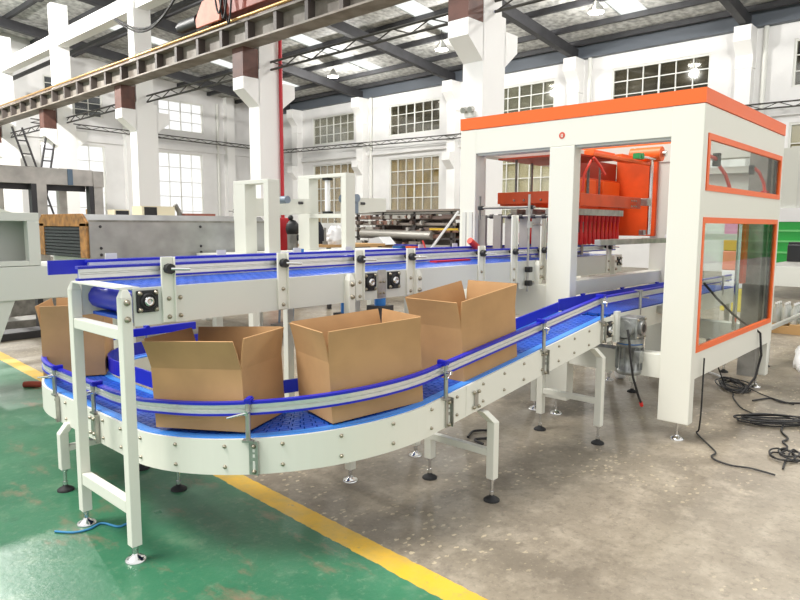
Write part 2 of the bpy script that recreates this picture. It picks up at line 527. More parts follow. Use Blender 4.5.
g = thing('crane_girder', 'long grey steel crane girder resting on brown blocks of the columns', 'crane girder', (8.6, 18, 5.42))
gm = MB()
gm.box(8.38, 8.82, -2, 33.0, 5.42, 5.46); gm.box(8.38, 8.82, -2, 33.0, 5.84, 5.88); gm.box(8.58, 8.62, -2, 33.0, 5.46, 5.84)
gm.build('girder_web', GIRDER, g)
y = 5.2
while y < 32.8:
    box(8.40, 8.58, y - 0.05, y + 0.05, 5.46, 5.84).build('stiffener', STIFF, g)
    y += 0.99
box(8.55, 8.65, -2, 33.0, 5.88, 5.98).build('crane_rail', RAILB, g)
MB().cyl((8.36, -2, 5.93), (8.36, 33.0, 5.93), 0.035, n=8).build('conductor_bar', BRASS, g)
box(8.45, 8.8, -2, 33.0, 5.881, 5.91).build('rail_pad', RAILB, g)

cr = thing('overhead_crane', 'red brown overhead travelling crane on the girder with salmon drive plate', 'crane', (8.6, 12.4, 5.98))
cm = MB(); cm.box(8.42, 8.78, 9.6, 13.9, 6.12, 6.62); cm.build('end_carriage', CRANE, cr, 0.02)
for yy in (13.5, 10.2):
    MB().cyl((8.5, yy, 6.12), (8.7, yy, 6.12), 0.14, n=18).build('crane_wheel', RAILB, cr)
box(2.0, 8.5, 10.4, 11.0, 6.66, 7.5).build('bridge_beam', CRANE, cr, 0.02)
pl = MB(); pl.prism([(13.0, 6.02), (13.95, 6.02), (14.0, 6.2), (13.7, 6.55), (13.1, 6.62), (12.95, 6.3)], 'x', 8.30, 8.36); pl.build('drive_plate', SALMON, cr, 0.01)
mo = MB(); mo.cyl((8.42, 14.0, 6.22), (8.42, 14.75, 6.22), 0.15, n=18); mo.cyl((8.42, 14.75, 6.22), (8.42, 14.9, 6.22), 0.11, n=14)
mo.build('drive_motor', BLACK, cr)
ch = MB()
for k in range(3):
    pts = [(8.25 - 0.05 * k, 12.75 + 0.1 * k - t * 0.35, 6.6 - 0.75 * math.sin(PI * t) * (1 - 0.15 * k)) for t in [i / 12 for i in range(13)]]
    ch.tube(pts, 0.022, 6)
ch.build('festoon_cable', CABLE, cr)
tag(MB().cyl((9.50, 12.42, 0), (9.50, 12.42, 6.1), 0.042).build('red_pipe', PIPER), 'red vertical pipe running up the side of a white column', 'pipe')
lc = MB()
for k, (dy, dz) in enumerate(((0.0, 0), (0.1, 0.01))):
    pts = [(8.9, 19.3 - 4.5 * t, 7.45 - (0.9 + dz * 6) * math.sin(PI * t) + t * 0.6) for t in [i / 16 for i in range(17)]]
    lc.tube([(p[0], p[1] + dy, p[2]) for p in pts], 0.03, 6)
tag(lc.build('hanging_cable', CABLE), 'black cable loops hanging from the white tie beam above the girder', 'cable')
el = thing('emergency_lamp', 'small twin head emergency lamp on the nearest white column', 'lamp', (8.9, 6.6, 3.35))
box(8.88, 8.94, 6.5, 6.7, 3.33, 3.42).build('housing', FRAMEW, el)
for yy in (6.53, 6.67):
    MB().cyl((8.88, yy, 3.45), (8.80, yy, 3.43), 0.05, n=12).build('lamp_head', STEEL, el)

# ladders beyond
def ladder(x0, z0, x1, z1, y, label):
    t = thing('ladder', label, 'ladder', (x1, y, z1))
    w = 0.30
    for d in (-w / 2, w / 2):
        MB().cyl((x0 + d, y, z0), (x1 + d, y, z1), 0.035, n=8).build('ladder_rail', DARKST, t)
    n = 9
    for i in range(1, n):
        u = i / n
        MB().cyl((x0 + (x1 - x0) * u - w / 2, y, z0 + (z1 - z0) * u), (x0 + (x1 - x0) * u + w / 2, y, z0 + (z1 - z0) * u), 0.022, n=6).build('rung', DARKST, t)
ladder(7.62, 4.7, 8.75, 0.9, 24.0, 'dark metal ladder leaning left, seen above the raw steel frame')
ladder(8.75, 4.5, 8.05, 0.9, 24.3, 'dark metal ladder leaning right, crossing the other ladder')

# ------------------------------------------------------------------ roof
SL = 0.105
def rz_(x): return 8.5 + SL * (W2X - x)
SHEET = mat('roof_insulation', (200, 200, 196), 0.6, var=0.3, scale=5, bump=1.0)
SKY_L = glass('skylight_sheet', (250, 252, 250), 0.02, 0.3)
roof = MB()
skyl = [(a, a + 0.95) for a in (3.2, 9.2, 15.4, 21.4, 27.4)]
def strip(mb, x0, x1, y0, y1, dz=0.0, th=0.05):
    vs = []
    for x in (x0, x1):
        for yy in (y0, y1):
            for d in (0, th):
                vs.append((x, yy, rz_(x) + dz + d))
    mb.add(vs, [(0, 1, 3, 2), (4, 6, 7, 5), (0, 4, 5, 1), (2, 3, 7, 6), (0, 2, 6, 4), (1, 5, 7, 3)])
prev = -6.0
for (a, b) in skyl:
    strip(roof, 8.6, W2X + 0.6, prev, a)
    strip(roof, 8.6, 12.5, a, b); strip(roof, 22.6, W2X + 0.6, a, b)
    prev = b
strip(roof, 8.6, W2X + 0.6, prev, W1Y)
strip(roof, -6.0, 8.6, 14.0, W1Y)
struct(roof, 'ceiling', SHEET, 'roof of pale insulation sheets above the dark purlins', 'roof')
for i, (a, b) in enumerate(skyl):
    m = MB(); strip(m, 12.5, 22.6, a, b)
    tag(m.build('roof_skylight', SKY_L), 'translucent roof skylight strip, number %s from the camera side' % ['one', 'two', 'three', 'four', 'five'][i], 'skylight', kind='structure')
for i, y in enumerate((0.6, 6.6, 12.7, 18.7, 24.65, 30.6)):
    m = MB()
    d = 0.55
    vs = []
    for x in (8.9, W2X - 0.02):
        for yy in (y - 0.12, y + 0.12):
            for dz in (-d, -0.18):
                vs.append((x, yy, rz_(x) + dz))
    m.add(vs, [(0, 1, 3, 2), (4, 6, 7, 5), (0, 4, 5, 1), (2, 3, 7, 6), (0, 2, 6, 4), (1, 5, 7, 3)])
    struct(m, 'roof_rafter', ROOFSTEEL, 'dark sloping steel rafter, %s' % ['outside the right edge', 'at the far right above the machine', 'above the packing machine', 'right of the middle', 'left of the middle', 'deepest in the hall'][i], 'rafter')
px = [9.6, 11.4, 13.2, 15.0, 16.8, 18.6, 20.4, 22.2, 23.6]
for i, x in enumerate(px):
    struct(box(x - 0.07, x + 0.07, -6, W1Y, rz_(x) - 0.19, rz_(x) - 0.01), 'roof_purlin', ROOFSTEEL,
           'dark roof purlin, number %d counted from the columns to the back wall' % (i + 1), 'purlin')
for i, x in enumerate((7.2, 5.4, 3.6, 1.8, 0.0)):
    struct(box(x - 0.07, x + 0.07, 14.0, W1Y, rz_(x) - 0.2, rz_(x) - 0.01), 'roof_purlin', ROOFSTEEL,
           'dark roof purlin of the crane bay, number %d from the columns' % (i + 1), 'purlin')
for i, y in enumerate((18.75, 24.75, 30.7)):
    struct(box(-6, 8.9, y - 0.14, y + 0.14, 9.1, 9.75), 'roof_rafter', ROOFSTEEL, 'dark rafter over the crane bay at the upper left, number %d' % (i + 1), 'rafter')
struct(box(W2X - 0.25, W2X + 0.3, -6, W1Y, 7.98, 8.5), 'trim_7', EAVE, 'grey blue eave band on top of the back wall', 'eave')
for i, (z, x) in enumerate(((8.0, 13.0), (7.6, 9.9))):
    struct(box(x - 0.06, x + 0.06, -4, 32, z, z + 0.12), 'roof_tie', ROOFSTEEL, ['thin dark longitudinal tie below the purlins', 'dark longitudinal tie beside the column heads'][i], 'tie')

lamps = [(20.3, 22.7), (20.0, 16.2), (19.8, 9.85)]
for i, (x, y) in enumerate(lamps):
    t = thing('high_bay_lamp', 'glowing high bay lamp hanging from the roof, ' + ['leftmost of the three lit', 'middle of the three lit', 'rightmost of the three lit'][i], 'lamp', (x, y, 8.2), 'high bay lamps')
    z0 = 8.2
    MB().rev([(0.26, 0.0), (0.24, 0.08), (0.12, 0.22), (0.07, 0.32)], (x, y, z0), 20).build('lamp_housing', STEEL, t)
    MB().cyl((x, y, z0 - 0.02), (x, y, z0 - 0.001), 0.24, n=20).build('lamp_lens', LAMPG, t)
    MB().cyl((x, y, z0 + 0.32), (x, y, rz_(x) - 0.02), 0.015, n=6).build('hanging_rod', DARKST, t)
    l = bpy.data.lights.new('hall_point_light', 'POINT'); l.energy = 380; l.shadow_soft_size = 0.12; l.color = (1, 0.98, 0.94)
    lo = bpy.data.objects.new('hall_point_light', l); COL.objects.link(lo); lo.location = (x, y, z0 - 0.35)

# ------------------------------------------------------------------ box conveyor (lower, U shaped)
def lerp(a, b, t): return a + (b - a) * t
def path_lower(step):
    out = []   # (pos, left)
    def line(p, q, inc=False):
        p = Vector(p); q = Vector(q); L = (q - p).length; n = max(1, round(L / step))
        d = (q - p).normalized(); l = Vector((0, 0, 1)).cross(Vector((d.x, d.y, 0)).normalized())
        for i in range(n + (1 if inc else 0)):
            out.append((p + (q - p) * (i / n), l.copy()))
    def arc(c, r, a0, a1, z0, z1):
        n = max(1, round(abs(math.radians(a1 - a0)) * r / step))
        for i in range(n):
            a = math.radians(lerp(a0, a1, i / n))
            l = Vector((math.cos(a), math.sin(a), 0))
            out.append((Vector((c[0] + r * l.x, c[1] + r * l.y, lerp(z0, z1, i / n))), l))
    line((4.44, 2.245, 0.896), (2.42, 2.245, 0.66))
    arc((2.42, 3.03), 0.785, -90, -180, 0.66, 0.545)
    line((1.635, 3.03, 0.545), (1.635, 4.15, 0.545))
    arc((2.42, 4.15), 0.785, 180, 90, 0.545, 0.545)
    line((2.42, 4.935, 0.545), (2.95, 4.935, 0.545), True)
    return out
def path_len(fr):
    s = [0.0]
    for a, b in zip(fr[:-1], fr[1:]): s.append(s[-1] + (b[0] - a[0]).length)
    return s
FR = path_lower(0.05); FS = path_len(FR)
S_CURVE = (Vector((4.44, 0, 0.896)) - Vector((2.42, 0, 0.66))).length
def at(s):
    s = max(0, min(FS[-1] - 1e-4, s))
    import bisect
    i = min(bisect.bisect_right(FS, s) - 1, len(FR) - 2)
    t = (s - FS[i]) / (FS[i + 1] - FS[i])
    p = FR[i][0].lerp(FR[i + 1][0], t); l = FR[i][1].lerp(FR[i + 1][1], t).normalized()
    return p, l
def pt(s, o, h):
    p, l = at(s)
    return p + l * o + Vector((0, 0, h))
def sub(fr, s0, s1):
    r = [at(s0)]
    r += [FR[i] for i in range(len(FR)) if s0 + 0.01 < FS[i] < s1 - 0.01]
    r.append(at(s1)); return r
HW = 0.215; PH = 0.166
S1 = S_CURVE; S2 = S1 + 0.785 * PI / 2; S3 = S2 + 1.12; S4 = S3 + 0.785 * PI / 2; SE = FS[-1]

bc = thing('box_conveyor', 'low U shaped conveyor with blue slat belt and curved rails carrying the cartons', 'conveyor', (2.4, 2.6, 0))
BOLTME = {}
def bolt_at(pos, nrm, parent, r=0.0095, m=BOLT):
    """one hexagon bolt head with washer; all of one size share mesh data"""
    key = (round(r, 4), m.name)
    if key not in BOLTME:
        o = MB().rev([(r, 0), (r, r * 0.3), (r * 0.68, r * 0.6), (r * 0.68, r * 0.95), (r * 0.3, r * 1.05)], (0, 0, 0), 8).build('bolt', m)
        BOLTME[key] = o.data
    else:
        o = bpy.data.objects.new('bolt', BOLTME[key]); COL.objects.link(o)
    o.location = pos; o.rotation_mode = 'QUATERNION'
    o.rotation_quaternion = Vector((0, 0, 1)).rotation_difference(Vector(nrm).normalized())
    o.parent = parent
    return o
def bolts(plate_o, sgn, s0, s1, parent, pitch=0.21, hs=(-0.032, -0.128)):
    s = s0 + 0.08
    while s < s1 - 0.05:
        for h in hs:
            p, l = at(s)
            bolt_at(p + l * plate_o + Vector((0, 0, h)), l * sgn, parent)
        s += pitch
segs = [(0.0, S1 - 0.33), (S1 - 0.327, S2 + 0.62), (S2 + 0.623, S4 + 0.3), (S4 + 0.303, SE)]
for (a, b) in segs:
    o = MB().sweep(sub(FR, a, b), [(HW, -PH), (HW, 0), (HW - 0.014, 0), (HW - 0.014, -PH)]).build('side_plate', CREAM, bc)
    if a < S3: bolts(HW, 1, a, min(b, S3), o)
    i_ = MB().sweep(sub(FR, a, b), [(-HW, -PH), (-HW, 0), (-HW + 0.014, 0), (-HW + 0.014, -PH)]).build('side_plate', CREAM, bc)
    if a > S2 - 1: bolts(-HW + 0.014, 1, a, min(b, S4), i_, 0.28, (-0.02,))
MB().sweep(sub(FR, 0, SE), [(HW - 0.016, -0.13), (HW - 0.016, -0.012), (-HW + 0.016, -0.012), (-HW + 0.016, -0.13)]).build('belt_bed', BELTD, bc)
for sg in (1, -1):
    MB().sweep(sub(FR, 0, SE), [(sg * (HW - 0.016), -0.012), (sg * (HW - 0.016), 0.006), (sg * (HW - 0.062), 0.006), (sg * (HW - 0.062), -0.012)]).build('wear_strip', LBLUE, bc)
# slat belt: rows of small interlocking modules
bm_ = MB(); s = 0.0; PITCH = 0.05; NM = 9; wid = 2 * (HW - 0.066)
def module(mb, s0, s1, o0, o1, top, bot):
    a = at(s0); b = at(s1)
    vs = []
    for (p, l) in (a, b):
        for o in (o0, o1):
            for h in (bot, top):
                q = p + l * o; vs.append((q.x, q.y, q.z + h))
    mb.add(vs, [(0, 1, 3, 2), (4, 6, 7, 5), (0, 4, 5, 1), (2, 3, 7, 6), (1, 5, 7, 3)])
while s < SE - PITCH:
    for k in range(NM):
        o0 = -wid / 2 + wid * k / NM; o1 = o0 + wid / NM - 0.003
        d = 0.016 if k % 2 else 0.0
        module(bm_, s + d, s + d + PITCH - 0.005, o0, o1, 0.004, -0.012)
    s += PITCH
bm_.build('slat_belt', BELT, bc)

def interp(tab, s):
    for (s0, v0), (s1, v1) in zip(tab[:-1], tab[1:]):
        if s <= s1: return lerp(v0, v1, max(0, (s - s0) / (s1 - s0)))
    return tab[-1][1]
OTOP = [(0, 0.17), (S1, 0.172), (S2 - 0.15, 0.168), (S2 + 0.3, 0.145), (S3, 0.150), (SE, 0.16)]
RH = 0.062
def rail(parent, s0, s1, oc, toptab, name='guide_rail'):
    """aluminium profile with a blue strip above and below, inner face at oc"""
    fr = sub(FR, s0, s1); ss = [s0] + [FS[i] for i in range(len(FR)) if s0 + 0.01 < FS[i] < s1 - 0.01] + [s1]
    def pr(lo, hi, w0, w1):
        return lambda i: [(oc + w0, interp(toptab, ss[i]) - lo), (oc + w1, interp(toptab, ss[i]) - lo), (oc + w1, interp(toptab, ss[i]) - hi), (oc + w0, interp(toptab, ss[i]) - hi)]
    def prof(i):
        t = interp(toptab, ss[i])
        return [(oc + 0.02, t - 0.012), (oc + 0.02, t - 0.026), (oc + 0.012, t - 0.029), (oc + 0.012, t - 0.034), (oc + 0.02, t - 0.037), (oc + 0.02, t - 0.052), (oc, t - 0.052), (oc, t - 0.012)]
    r = MB().sweep(fr, prof).build(name, ALU, parent)
    MB().sweep(fr, pr(0.0, 0.012, -0.006, 0.024)).build('blue_strip', BLUE, r)
    MB().sweep(fr, pr(0.052, RH, -0.006, 0.024)).build('blue_strip', BLUE, r)
    MB().sweep(fr, pr(0.012, 0.052, -0.006, -0.0005)).build('blue_face', BLUE, r)
    return r
rail(bc, 0.02, SE, HW - 0.030, OTOP)
# inner blue guide strip
ITOP = [(0, 0.078), (S1 - 0.7, 0.085), (S1, 0.17), (S1 + 0.9, 0.165), (S2 + 0.4, 0.125), (S4, 0.12), (SE, 0.12)]
IBOT = [(0, -0.012), (S1 - 0.7, -0.008), (S1, 0.108), (S1 + 0.9, 0.095), (S2 + 0.4, 0.03), (S4, 0.03), (SE, 0.03)]
fr = sub(FR, 0.0, SE); ss = [0.0] + [FS[i] for i in range(len(FR)) if 0.01 < FS[i] < SE - 0.01] + [SE]
IO = -HW + 0.035
MB().sweep(fr, lambda i: [(IO, interp(ITOP, ss[i])), (IO - 0.012, interp(ITOP, ss[i])), (IO - 0.012, interp(IBOT, ss[i])), (IO, interp(IBOT, ss[i]))]).build('inner_guide_strip', BLUE, bc)

def rail_post(s, parent, oc=HW, sgn=1):
    t = interp(OTOP, s)
    p, l = at(s); d = Vector((0, 0, 1)).cross(l)
    m = MB()
    q = p + l * (oc + 0.008)
    m.cyl(q + Vector((0, 0, -0.005)), q + Vector((0, 0, t - 0.004)), 0.0115, n=10)
    b = m.build('rail_post', STEEL, parent)
    # blue cap clamp on the rail
    c = p + l * (oc - 0.012) + Vector((0, 0, t + 0.004))
    R = Matrix((d, l, Vector((0, 0, 1)))).transposed()
    k = MB().obox(c, (0.03, 0.055, 0.02), R); k.obox(c + Vector((0, 0, 0.008)), (0.018, 0.06, 0.012), R)
    k.build('rail_clamp', BLUE, b)
    # clamp lever
    lv = MB(); a = p + l * (oc + 0.012) + Vector((0, 0, t - 0.04))
    lv.cyl(a - l * 0.015, a + l * 0.03, 0.011, n=10); lv.cyl(a + l * 0.025, a + l * 0.06 + d * (-0.075) + Vector((0, 0, -0.014)), 0.006, 0.0045, n=8)
    lv.build('clamp_lever', CHROME, b)
    # slotted bracket on the plate
    sb = MB(); q2 = p + l * (oc + 0.007) + d * 0.025 + Vector((0, 0, -PH / 2 - 0.002))
    sb.obox(q2, (0.044, 0.008, PH - 0.012), R)
    sb.obox(q2 + d * 0.02 + l * 0.008, (0.005, 0.02, PH - 0.012), R)
    sb.obox(p + l * (oc + 0.006) + Vector((0, 0, -0.006)), (0.05, 0.03, 0.010), R)
    br = sb.build('slotted_bracket', STEEL, b)
    sl = MB()
    for h, ln in ((-0.05, 0.014), (-0.075, 0.014), (-0.122, 0.045)):
        sl.obox(p + l * (oc + 0.0115) + d * 0.025 + Vector((0, 0, h)), (0.011, 0.002, ln), R)
    sl.build('slots', CREAM2, br)
    for h in (-0.03, -0.148): bolt_at(p + l * (oc + 0.011) + d * 0.025 + Vector((0, 0, h)), l, b, 0.011)
def find_s(fn, lo, hi):
    best = None
    n = 400
    for i in range(n + 1):
        s = lerp(lo, hi, i / n); v = fn(at(s)[0])
        if best is None or v < best[0]: best = (v, s)
    return best[1]
post_s = [find_s(lambda p: abs(p.x - x), 0, S1) for x in (4.33, 3.53, 2.56)] + [S1 + 0.785 * math.radians(a) for a in (52.0,)] + [S2 + 0.50, S2 + 1.05, S4 + 0.1]
for s_ in post_s: rail_post(s_, bc)
# splice plates with four bolts at the joints
for s_ in (S1 - 0.33, S2 + 0.62):
    p, l = at(s_); d = Vector((0, 0, 1)).cross(l); R = Matrix((d, l, Vector((0, 0, 1)))).transposed()
    m = MB()
    for e in (-1, 1):
        pass
    m.obox(p + l * (HW + 0.004) + d * 0.085 + Vector((0, 0, -0.085)), (0.034, 0.006, 0.075), R)
    sp = m.build('splice_plate', STEEL, bc)
    for e in (-0.022, 0.022):
        for h in (-0.045, -0.128): bolt_at(p + l * (HW + 0.006) + d * (0.085 + e) + Vector((0, 0, h)), l, sp, 0.011)

def foot(parent, x, y, ztop, disc=0.046, rubber=True):
    m = MB()
    m.cyl((x, y, 0.03), (x, y, ztop), 0.0095, n=10)
    m.cyl((x, y, ztop - 0.016), (x, y, ztop), 0.016, n=6); m.cyl((x, y, 0.034), (x, y, 0.056), 0.014, n=6)
    r = m.build('levelling_foot', CHROME, parent)
    MB().rev([(disc, 0.0), (disc, 0.008), (disc * 0.8, 0.016), (disc * 0.35, 0.026), (0.013, 0.036)], (x, y, 0.0), 20).build('foot_pad', RUBBER if rubber else CHROME, r)
# legs of the box conveyor (bent inwards to the plate)
def bent_leg(x, y, dx, dy, zb, zt, zfoot):
    """square tube from zfoot to bend zb, then slanting to the plate by (dx,dy) at zt"""
    w = 0.05
    m = MB()
    m.box(x - w / 2, x + w / 2, y - w / 2, y + w / 2, zfoot, zb)
    a = Vector((x, y, zb)); b = Vector((x + dx, y + dy, zt))
    vs = []
    for c in (a, b):
        for ex in (-w / 2, w / 2):
            for ey in (-w / 2, w / 2): vs.append((c.x + ex, c.y + ey, c.z))
    m.add(vs, [(0, 2, 6, 4), (1, 5, 7, 3), (0, 4, 5, 1), (2, 3, 7, 6), (4, 6, 7, 5)])
    o = m.build('leg', CREAM, bc, 0.004)
    foot(o, x, y, zfoot)
    return o
bent_leg(2.97, 2.005, -0.06, 0.035, 0.46, 0.53, 0.13)
bent_leg(2.985, 2.475, -0.04, -0.02, 0.46, 0.53, 0.13)
box(2.95, 2.99, 2.03, 2.45, 0.26, 0.30).build('leg_crossbar', CREAM, bc, 0.003)
bent_leg(4.30, 2.005, -0.06, 0.035, 0.63, 0.70, 0.13)
bent_leg(4.30, 2.475, -0.04, -0.02, 0.63, 0.70, 0.13)
box(4.28, 4.32, 2.03, 2.45, 0.29, 0.33).build('leg_crossbar', CREAM, bc, 0.003)
bent_leg(1.385, 3.915, 0.045, 0.0, 0.345, 0.40, 0.13)
bent_leg(1.85, 3.915, -0.02, 0.0, 0.345, 0.40, 0.13)
box(1.41, 1.83, 3.895, 3.935, 0.235, 0.27).build('leg_crossbar', CREAM, bc, 0.003)
bent_leg(1.84, 3.44, -0.02, 0.0, 0.345, 0.40, 0.17)
bent_leg(2.75, 4.72, 0.0, 0.02, 0.30, 0.38, 0.13); bent_leg(2.75, 5.15, 0.0, -0.02, 0.30, 0.38, 0.13)

def bearing(parent, c, nrm, r=0.043):
    """square black flange bearing with chrome shaft end"""
    n = Vector(nrm).normalized(); up = Vector((0, 0, 1)); sd = up.cross(n)
    R = Matrix((sd, n, up)).transposed(); c = Vector(c)
    m = MB().obox(c + n * 0.008, (2 * r, 0.016, 2 * r), R)
    m.rev([(r * 0.8, 0.012), (r * 0.75, 0.024), (r * 0.6, 0.028), (r * 0.55, 0.02)], c, 18, n)
    o = m.build('flange_bearing', BLACK, parent, 0.004)
    k = MB()
    k.rev([(r * 0.42, 0.01), (r * 0.42, 0.034), (r * 0.2, 0.036), (r * 0.2, 0.03)], c, 16, n)
    k.build('shaft_end', CHROME, o)
    for e in (-1, 1):
        for f in (-1, 1): bolt_at(c + n * 0.016 + sd * (e * r * 0.75) + up * (f * r * 0.75), n, o, 0.011)
    return o
bearing(bc, (4.43, 2.028, 0.81), (0, -1, 0), 0.058)
box(4.36, 4.50, 2.022, 2.03, 0.72, 0.90).build('end_plate', CREAM, bc)
# gear motor at the upper end of the incline
gmx, gmy = 4.70, 1.98
m = MB(); m.box(4.55, 4.60, 2.005, 2.04, 0.70, 0.93); m.build('motor_bracket', CREAM2, bc, 0.003)
m = MB(); m.obox((gmx + 0.03, gmy, 0.80), (0.165, 0.16, 0.165)); m.cyl((gmx - 0.05, gmy, 0.80), (gmx - 0.10, gmy, 0.80), 0.065, n=18)
m.cyl((gmx + 0.03, gmy - 0.08, 0.80), (gmx + 0.03, gmy - 0.10, 0.80), 0.055, n=18)
m.cyl((gmx + 0.03, gmy, 0.72), (gmx + 0.03, gmy, 0.685), 0.10, n=20)
gb = m.build('gearbox', GEAR, bc, 0.008)
for e in (-1, 1):
    for f in (-1, 1): bolt_at((gmx + 0.03 + e * 0.065, gmy - 0.08, 0.80 + f * 0.065), (0, -1, 0), gb, 0.011)
MB().cyl((gmx + 0.03, gmy - 0.101, 0.80), (gmx + 0.03, gmy - 0.102, 0.80), 0.032, n=16).build('shaft_bore', BLACK, gb)
MB().cyl((gmx + 0.03, gmy, 0.686), (gmx + 0.03, gmy, 0.676), 0.092, n=20).build('flange_gasket', BLUEM, gb)
m = MB(); m.rev([(0.086, 0.0), (0.094, 0.01), (0.096, 0.02), (0.096, 0.035), (0.09, 0.04), (0.09, 0.205), (0.098, 0.21), (0.098, 0.228)], (gmx + 0.03, gmy, 0.447), 24)
for k in range(16):
    a = 2 * PI * k / 16
    m.obox((gmx + 0.03 + 0.093 * math.cos(a), gmy + 0.093 * math.sin(a), 0.57), (0.016, 0.006, 0.165), (0, 0, a))
mot = m.build('motor', GEAR, bc)
box(gmx - 0.07, gmx, gmy - 0.12, gmy - 0.07, 0.55, 0.64).build('terminal_box', GEAR, mot, 0.005)
MB().tube([(4.58, 1.94, 0.80), (4.565, 1.92, 0.74), (4.56, 1.90, 0.6), (4.57, 1.88, 0.46), (4.62, 1.86, 0.33), (4.66, 1.85, 0.26)], 0.009, 8).build('motor_cable', CABLE, bc)
MB().cyl((4.66, 1.85, 0.26), (4.68, 1.85, 0.23), 0.013, n=8).build('cable_plug', RED, bc)

# second, level section inside the packing machine
ic = thing('infeed_conveyor', 'level blue belted conveyor running through the packing machine behind the gear motor', 'conveyor', (5.8, 2.245, 0))
def zi(x): return 0.905 + (x - 4.5) * 0.006
box(4.52, 7.6, 2.03, 2.044, 0.75, 0.905).build('side_plate', CREAM, ic); box(4.52, 7.6, 2.446, 2.46, 0.75, 0.905).build('side_plate', CREAM, ic)
box(4.52, 7.6, 2.046, 2.444, 0.77, 0.895).build('belt_bed', BELTD, ic)
m = MB(); x = 4.5
while x < 7.55:
    for k in range(9):
        y0 = 2.06 + k * 0.0415; d = 0.016 if k % 2 else 0
        m.box(x + d, x + d + 0.045, y0, y0 + 0.039, 0.893, 0.910)
    x += 0.05
m.build('slat_belt', BELT, ic)
def straight_rail(parent, x0, x1, y, zt, face=1):
    r = MB().prism([(y, zt - 0.012), (y - 0.02, zt - 0.012), (y - 0.02, zt - 0.026), (y - 0.012, zt - 0.029), (y - 0.012, zt - 0.034), (y - 0.02, zt - 0.037), (y - 0.02, zt - 0.052), (y, zt - 0.052)], 'x', x0, x1).build('guide_rail', ALU, parent)
    box(x0 - 0.01, x1, y - 0.024, y + 0.006, zt - 0.012, zt).build('blue_strip', BLUE, r)
    box(x0 - 0.01, x1, y - 0.024, y + 0.006, zt - 0.062, zt - 0.052).build('blue_strip', BLUE, r)
    box(x0, x1, y + 0.0005, y + 0.006, zt - 0.052, zt - 0.012).build('blue_face', BLUE, r)
    return r
straight_rail(ic, 4.5, 7.5, 2.085, 1.045)
box(4.46, 7.5, 2.43, 2.442, 0.905, 0.995).build('inner_guide_strip', BLUE, ic)
for x in (5.02, 6.1, 7.1):
    m = MB(); m.cyl((x, 2.035, 0.86), (x, 2.035, 1.04), 0.0115, n=10); m.obox((x, 2.05, 1.048), (0.03, 0.06, 0.012)); m.cyl((x, 2.03, 1.0), (x + 0.075, 2.0, 0.99), 0.006, n=8)
    m.build('rail_post', STEEL, ic)
for x in (4.85, 5.6, 6.4):
    m = MB().prism([(x - 0.03, 1.01), (x + 0.03, 1.01), (x + 0.012, 0.985), (x - 0.012, 0.985)], 'y', 2.428, 2.446); m.build('strip_clip', BLUE, ic)
for x in (5.9, 7.4):
    for y in (2.06, 2.43):
        o = box(x - 0.025, x + 0.025, y - 0.025, y + 0.025, 0.1, 0.76).build('leg', CREAM, ic); foot(o, x, y, 0.1)
m = MB(); m.box(5.35, 5.55, 1.95, 2.03, 0.84, 0.90); m.cyl((5.4, 1.94, 0.87), (5.4, 1.88, 0.87), 0.035, n=14); m.box(5.6, 5.75, 1.9, 2.0, 0.9, 0.96)
m.build('tension_unit', STEEL, ic)

# ------------------------------------------------------------------ bottle conveyor (upper, straight)
uc = thing('bottle_conveyor', 'tall straight conveyor with blue belt leading bottles into the packing machine', 'conveyor', (3.8, 3.1, 0))
UZ0, UZ1 = 1.095, 1.265
def chs(x0, x1, y0, y1): return box(x0, x1, y0, y1, UZ0, UZ1)
for (a, b) in ((1.325, 2.60), (2.60, 3.20), (3.20, 4.72), (4.72, 6.44)):
    p = chs(a, b - 0.002, 2.82, 2.832).build('side_plate', CREAM2, uc)
    f_ = chs(a, b - 0.002, 3.378, 3.39).build('side_plate', CREAM2, uc)
    if a < 2:
        for z in (1.125, 1.21): bolt_at((a + 0.225, 2.82, z), (0, -1, 0), p, 0.011)
    for pp, yy in ((p, 2.832), (f_, 3.37)):
        box(a, b - 0.002, yy, yy + 0.02, UZ1 - 0.008, UZ1).build('plate_flange', CREAM2, pp)
box(1.46, 6.42, 2.84, 3.37, 1.12, 1.235).build('belt_bed', BELTD, uc)
m = MB(); x = 1.38
while x < 6.40:
    for k in range(11):
        y0 = 2.862 + k * 0.045; d = 0.016 if k % 2 else 0
        m.box(x + d, x + d + 0.045, y0, y0 + 0.042, 1.236, 1.262)
    x += 0.05
m.build('slat_belt', BELT, uc)
# belt return drum with wrapped slats
m = MB().cyl((1.405, 2.85, 1.185), (1.405, 3.36, 1.185), 0.06, n=12); m.build('end_drum', BLUE, uc)
m = MB(); m.box(1.36, 6.3, 2.87, 3.345, 1.10, 1.115); m.build('return_belt', BELT, uc)
box(1.27, 1.36, 2.83, 3.37, 1.262, 1.270).build('end_plate', CREAM, uc)
straight_rail(uc, 1.115, 6.35, 2.875, 1.372)
box(1.18, 6.35, 3.40, 3.412, 1.302, 1.372).build('far_guide_strip', BLUE, uc)
straight_rail(uc, 1.35, 6.35, 3.36, 1.372)
def ubracket(x, zt=1.402):
    b = box(x - 0.030, x + 0.030, 2.806, 2.82, 1.10, zt)
    b.box(x + 0.025, x + 0.030, 2.79, 2.806, 1.10, zt)
    o = b.build('rail_bracket', CREAM, uc, 0.002)
    k = MB(); k.cyl((x, 2.806, 1.348), (x, 2.775, 1.348), 0.024, n=8); k.cyl((x, 2.85, 1.348), (x, 2.82, 1.348), 0.014, n=10)
    k.build('clamp_knob', BLACK, o)
    MB().cyl((x, 2.775, 1.348), (x + 0.075, 2.74, 1.345), 0.007, n=8).build('knob_rod', CHROME, o)
    for z in (1.125, 1.21): bolt_at((x, 2.806, z), (0, -1, 0), o, 0.011)
    MB().box(x - 0.03, x + 0.03, 3.392, 3.40, 1.12, 1.40).build('far_bracket', CREAM, uc)
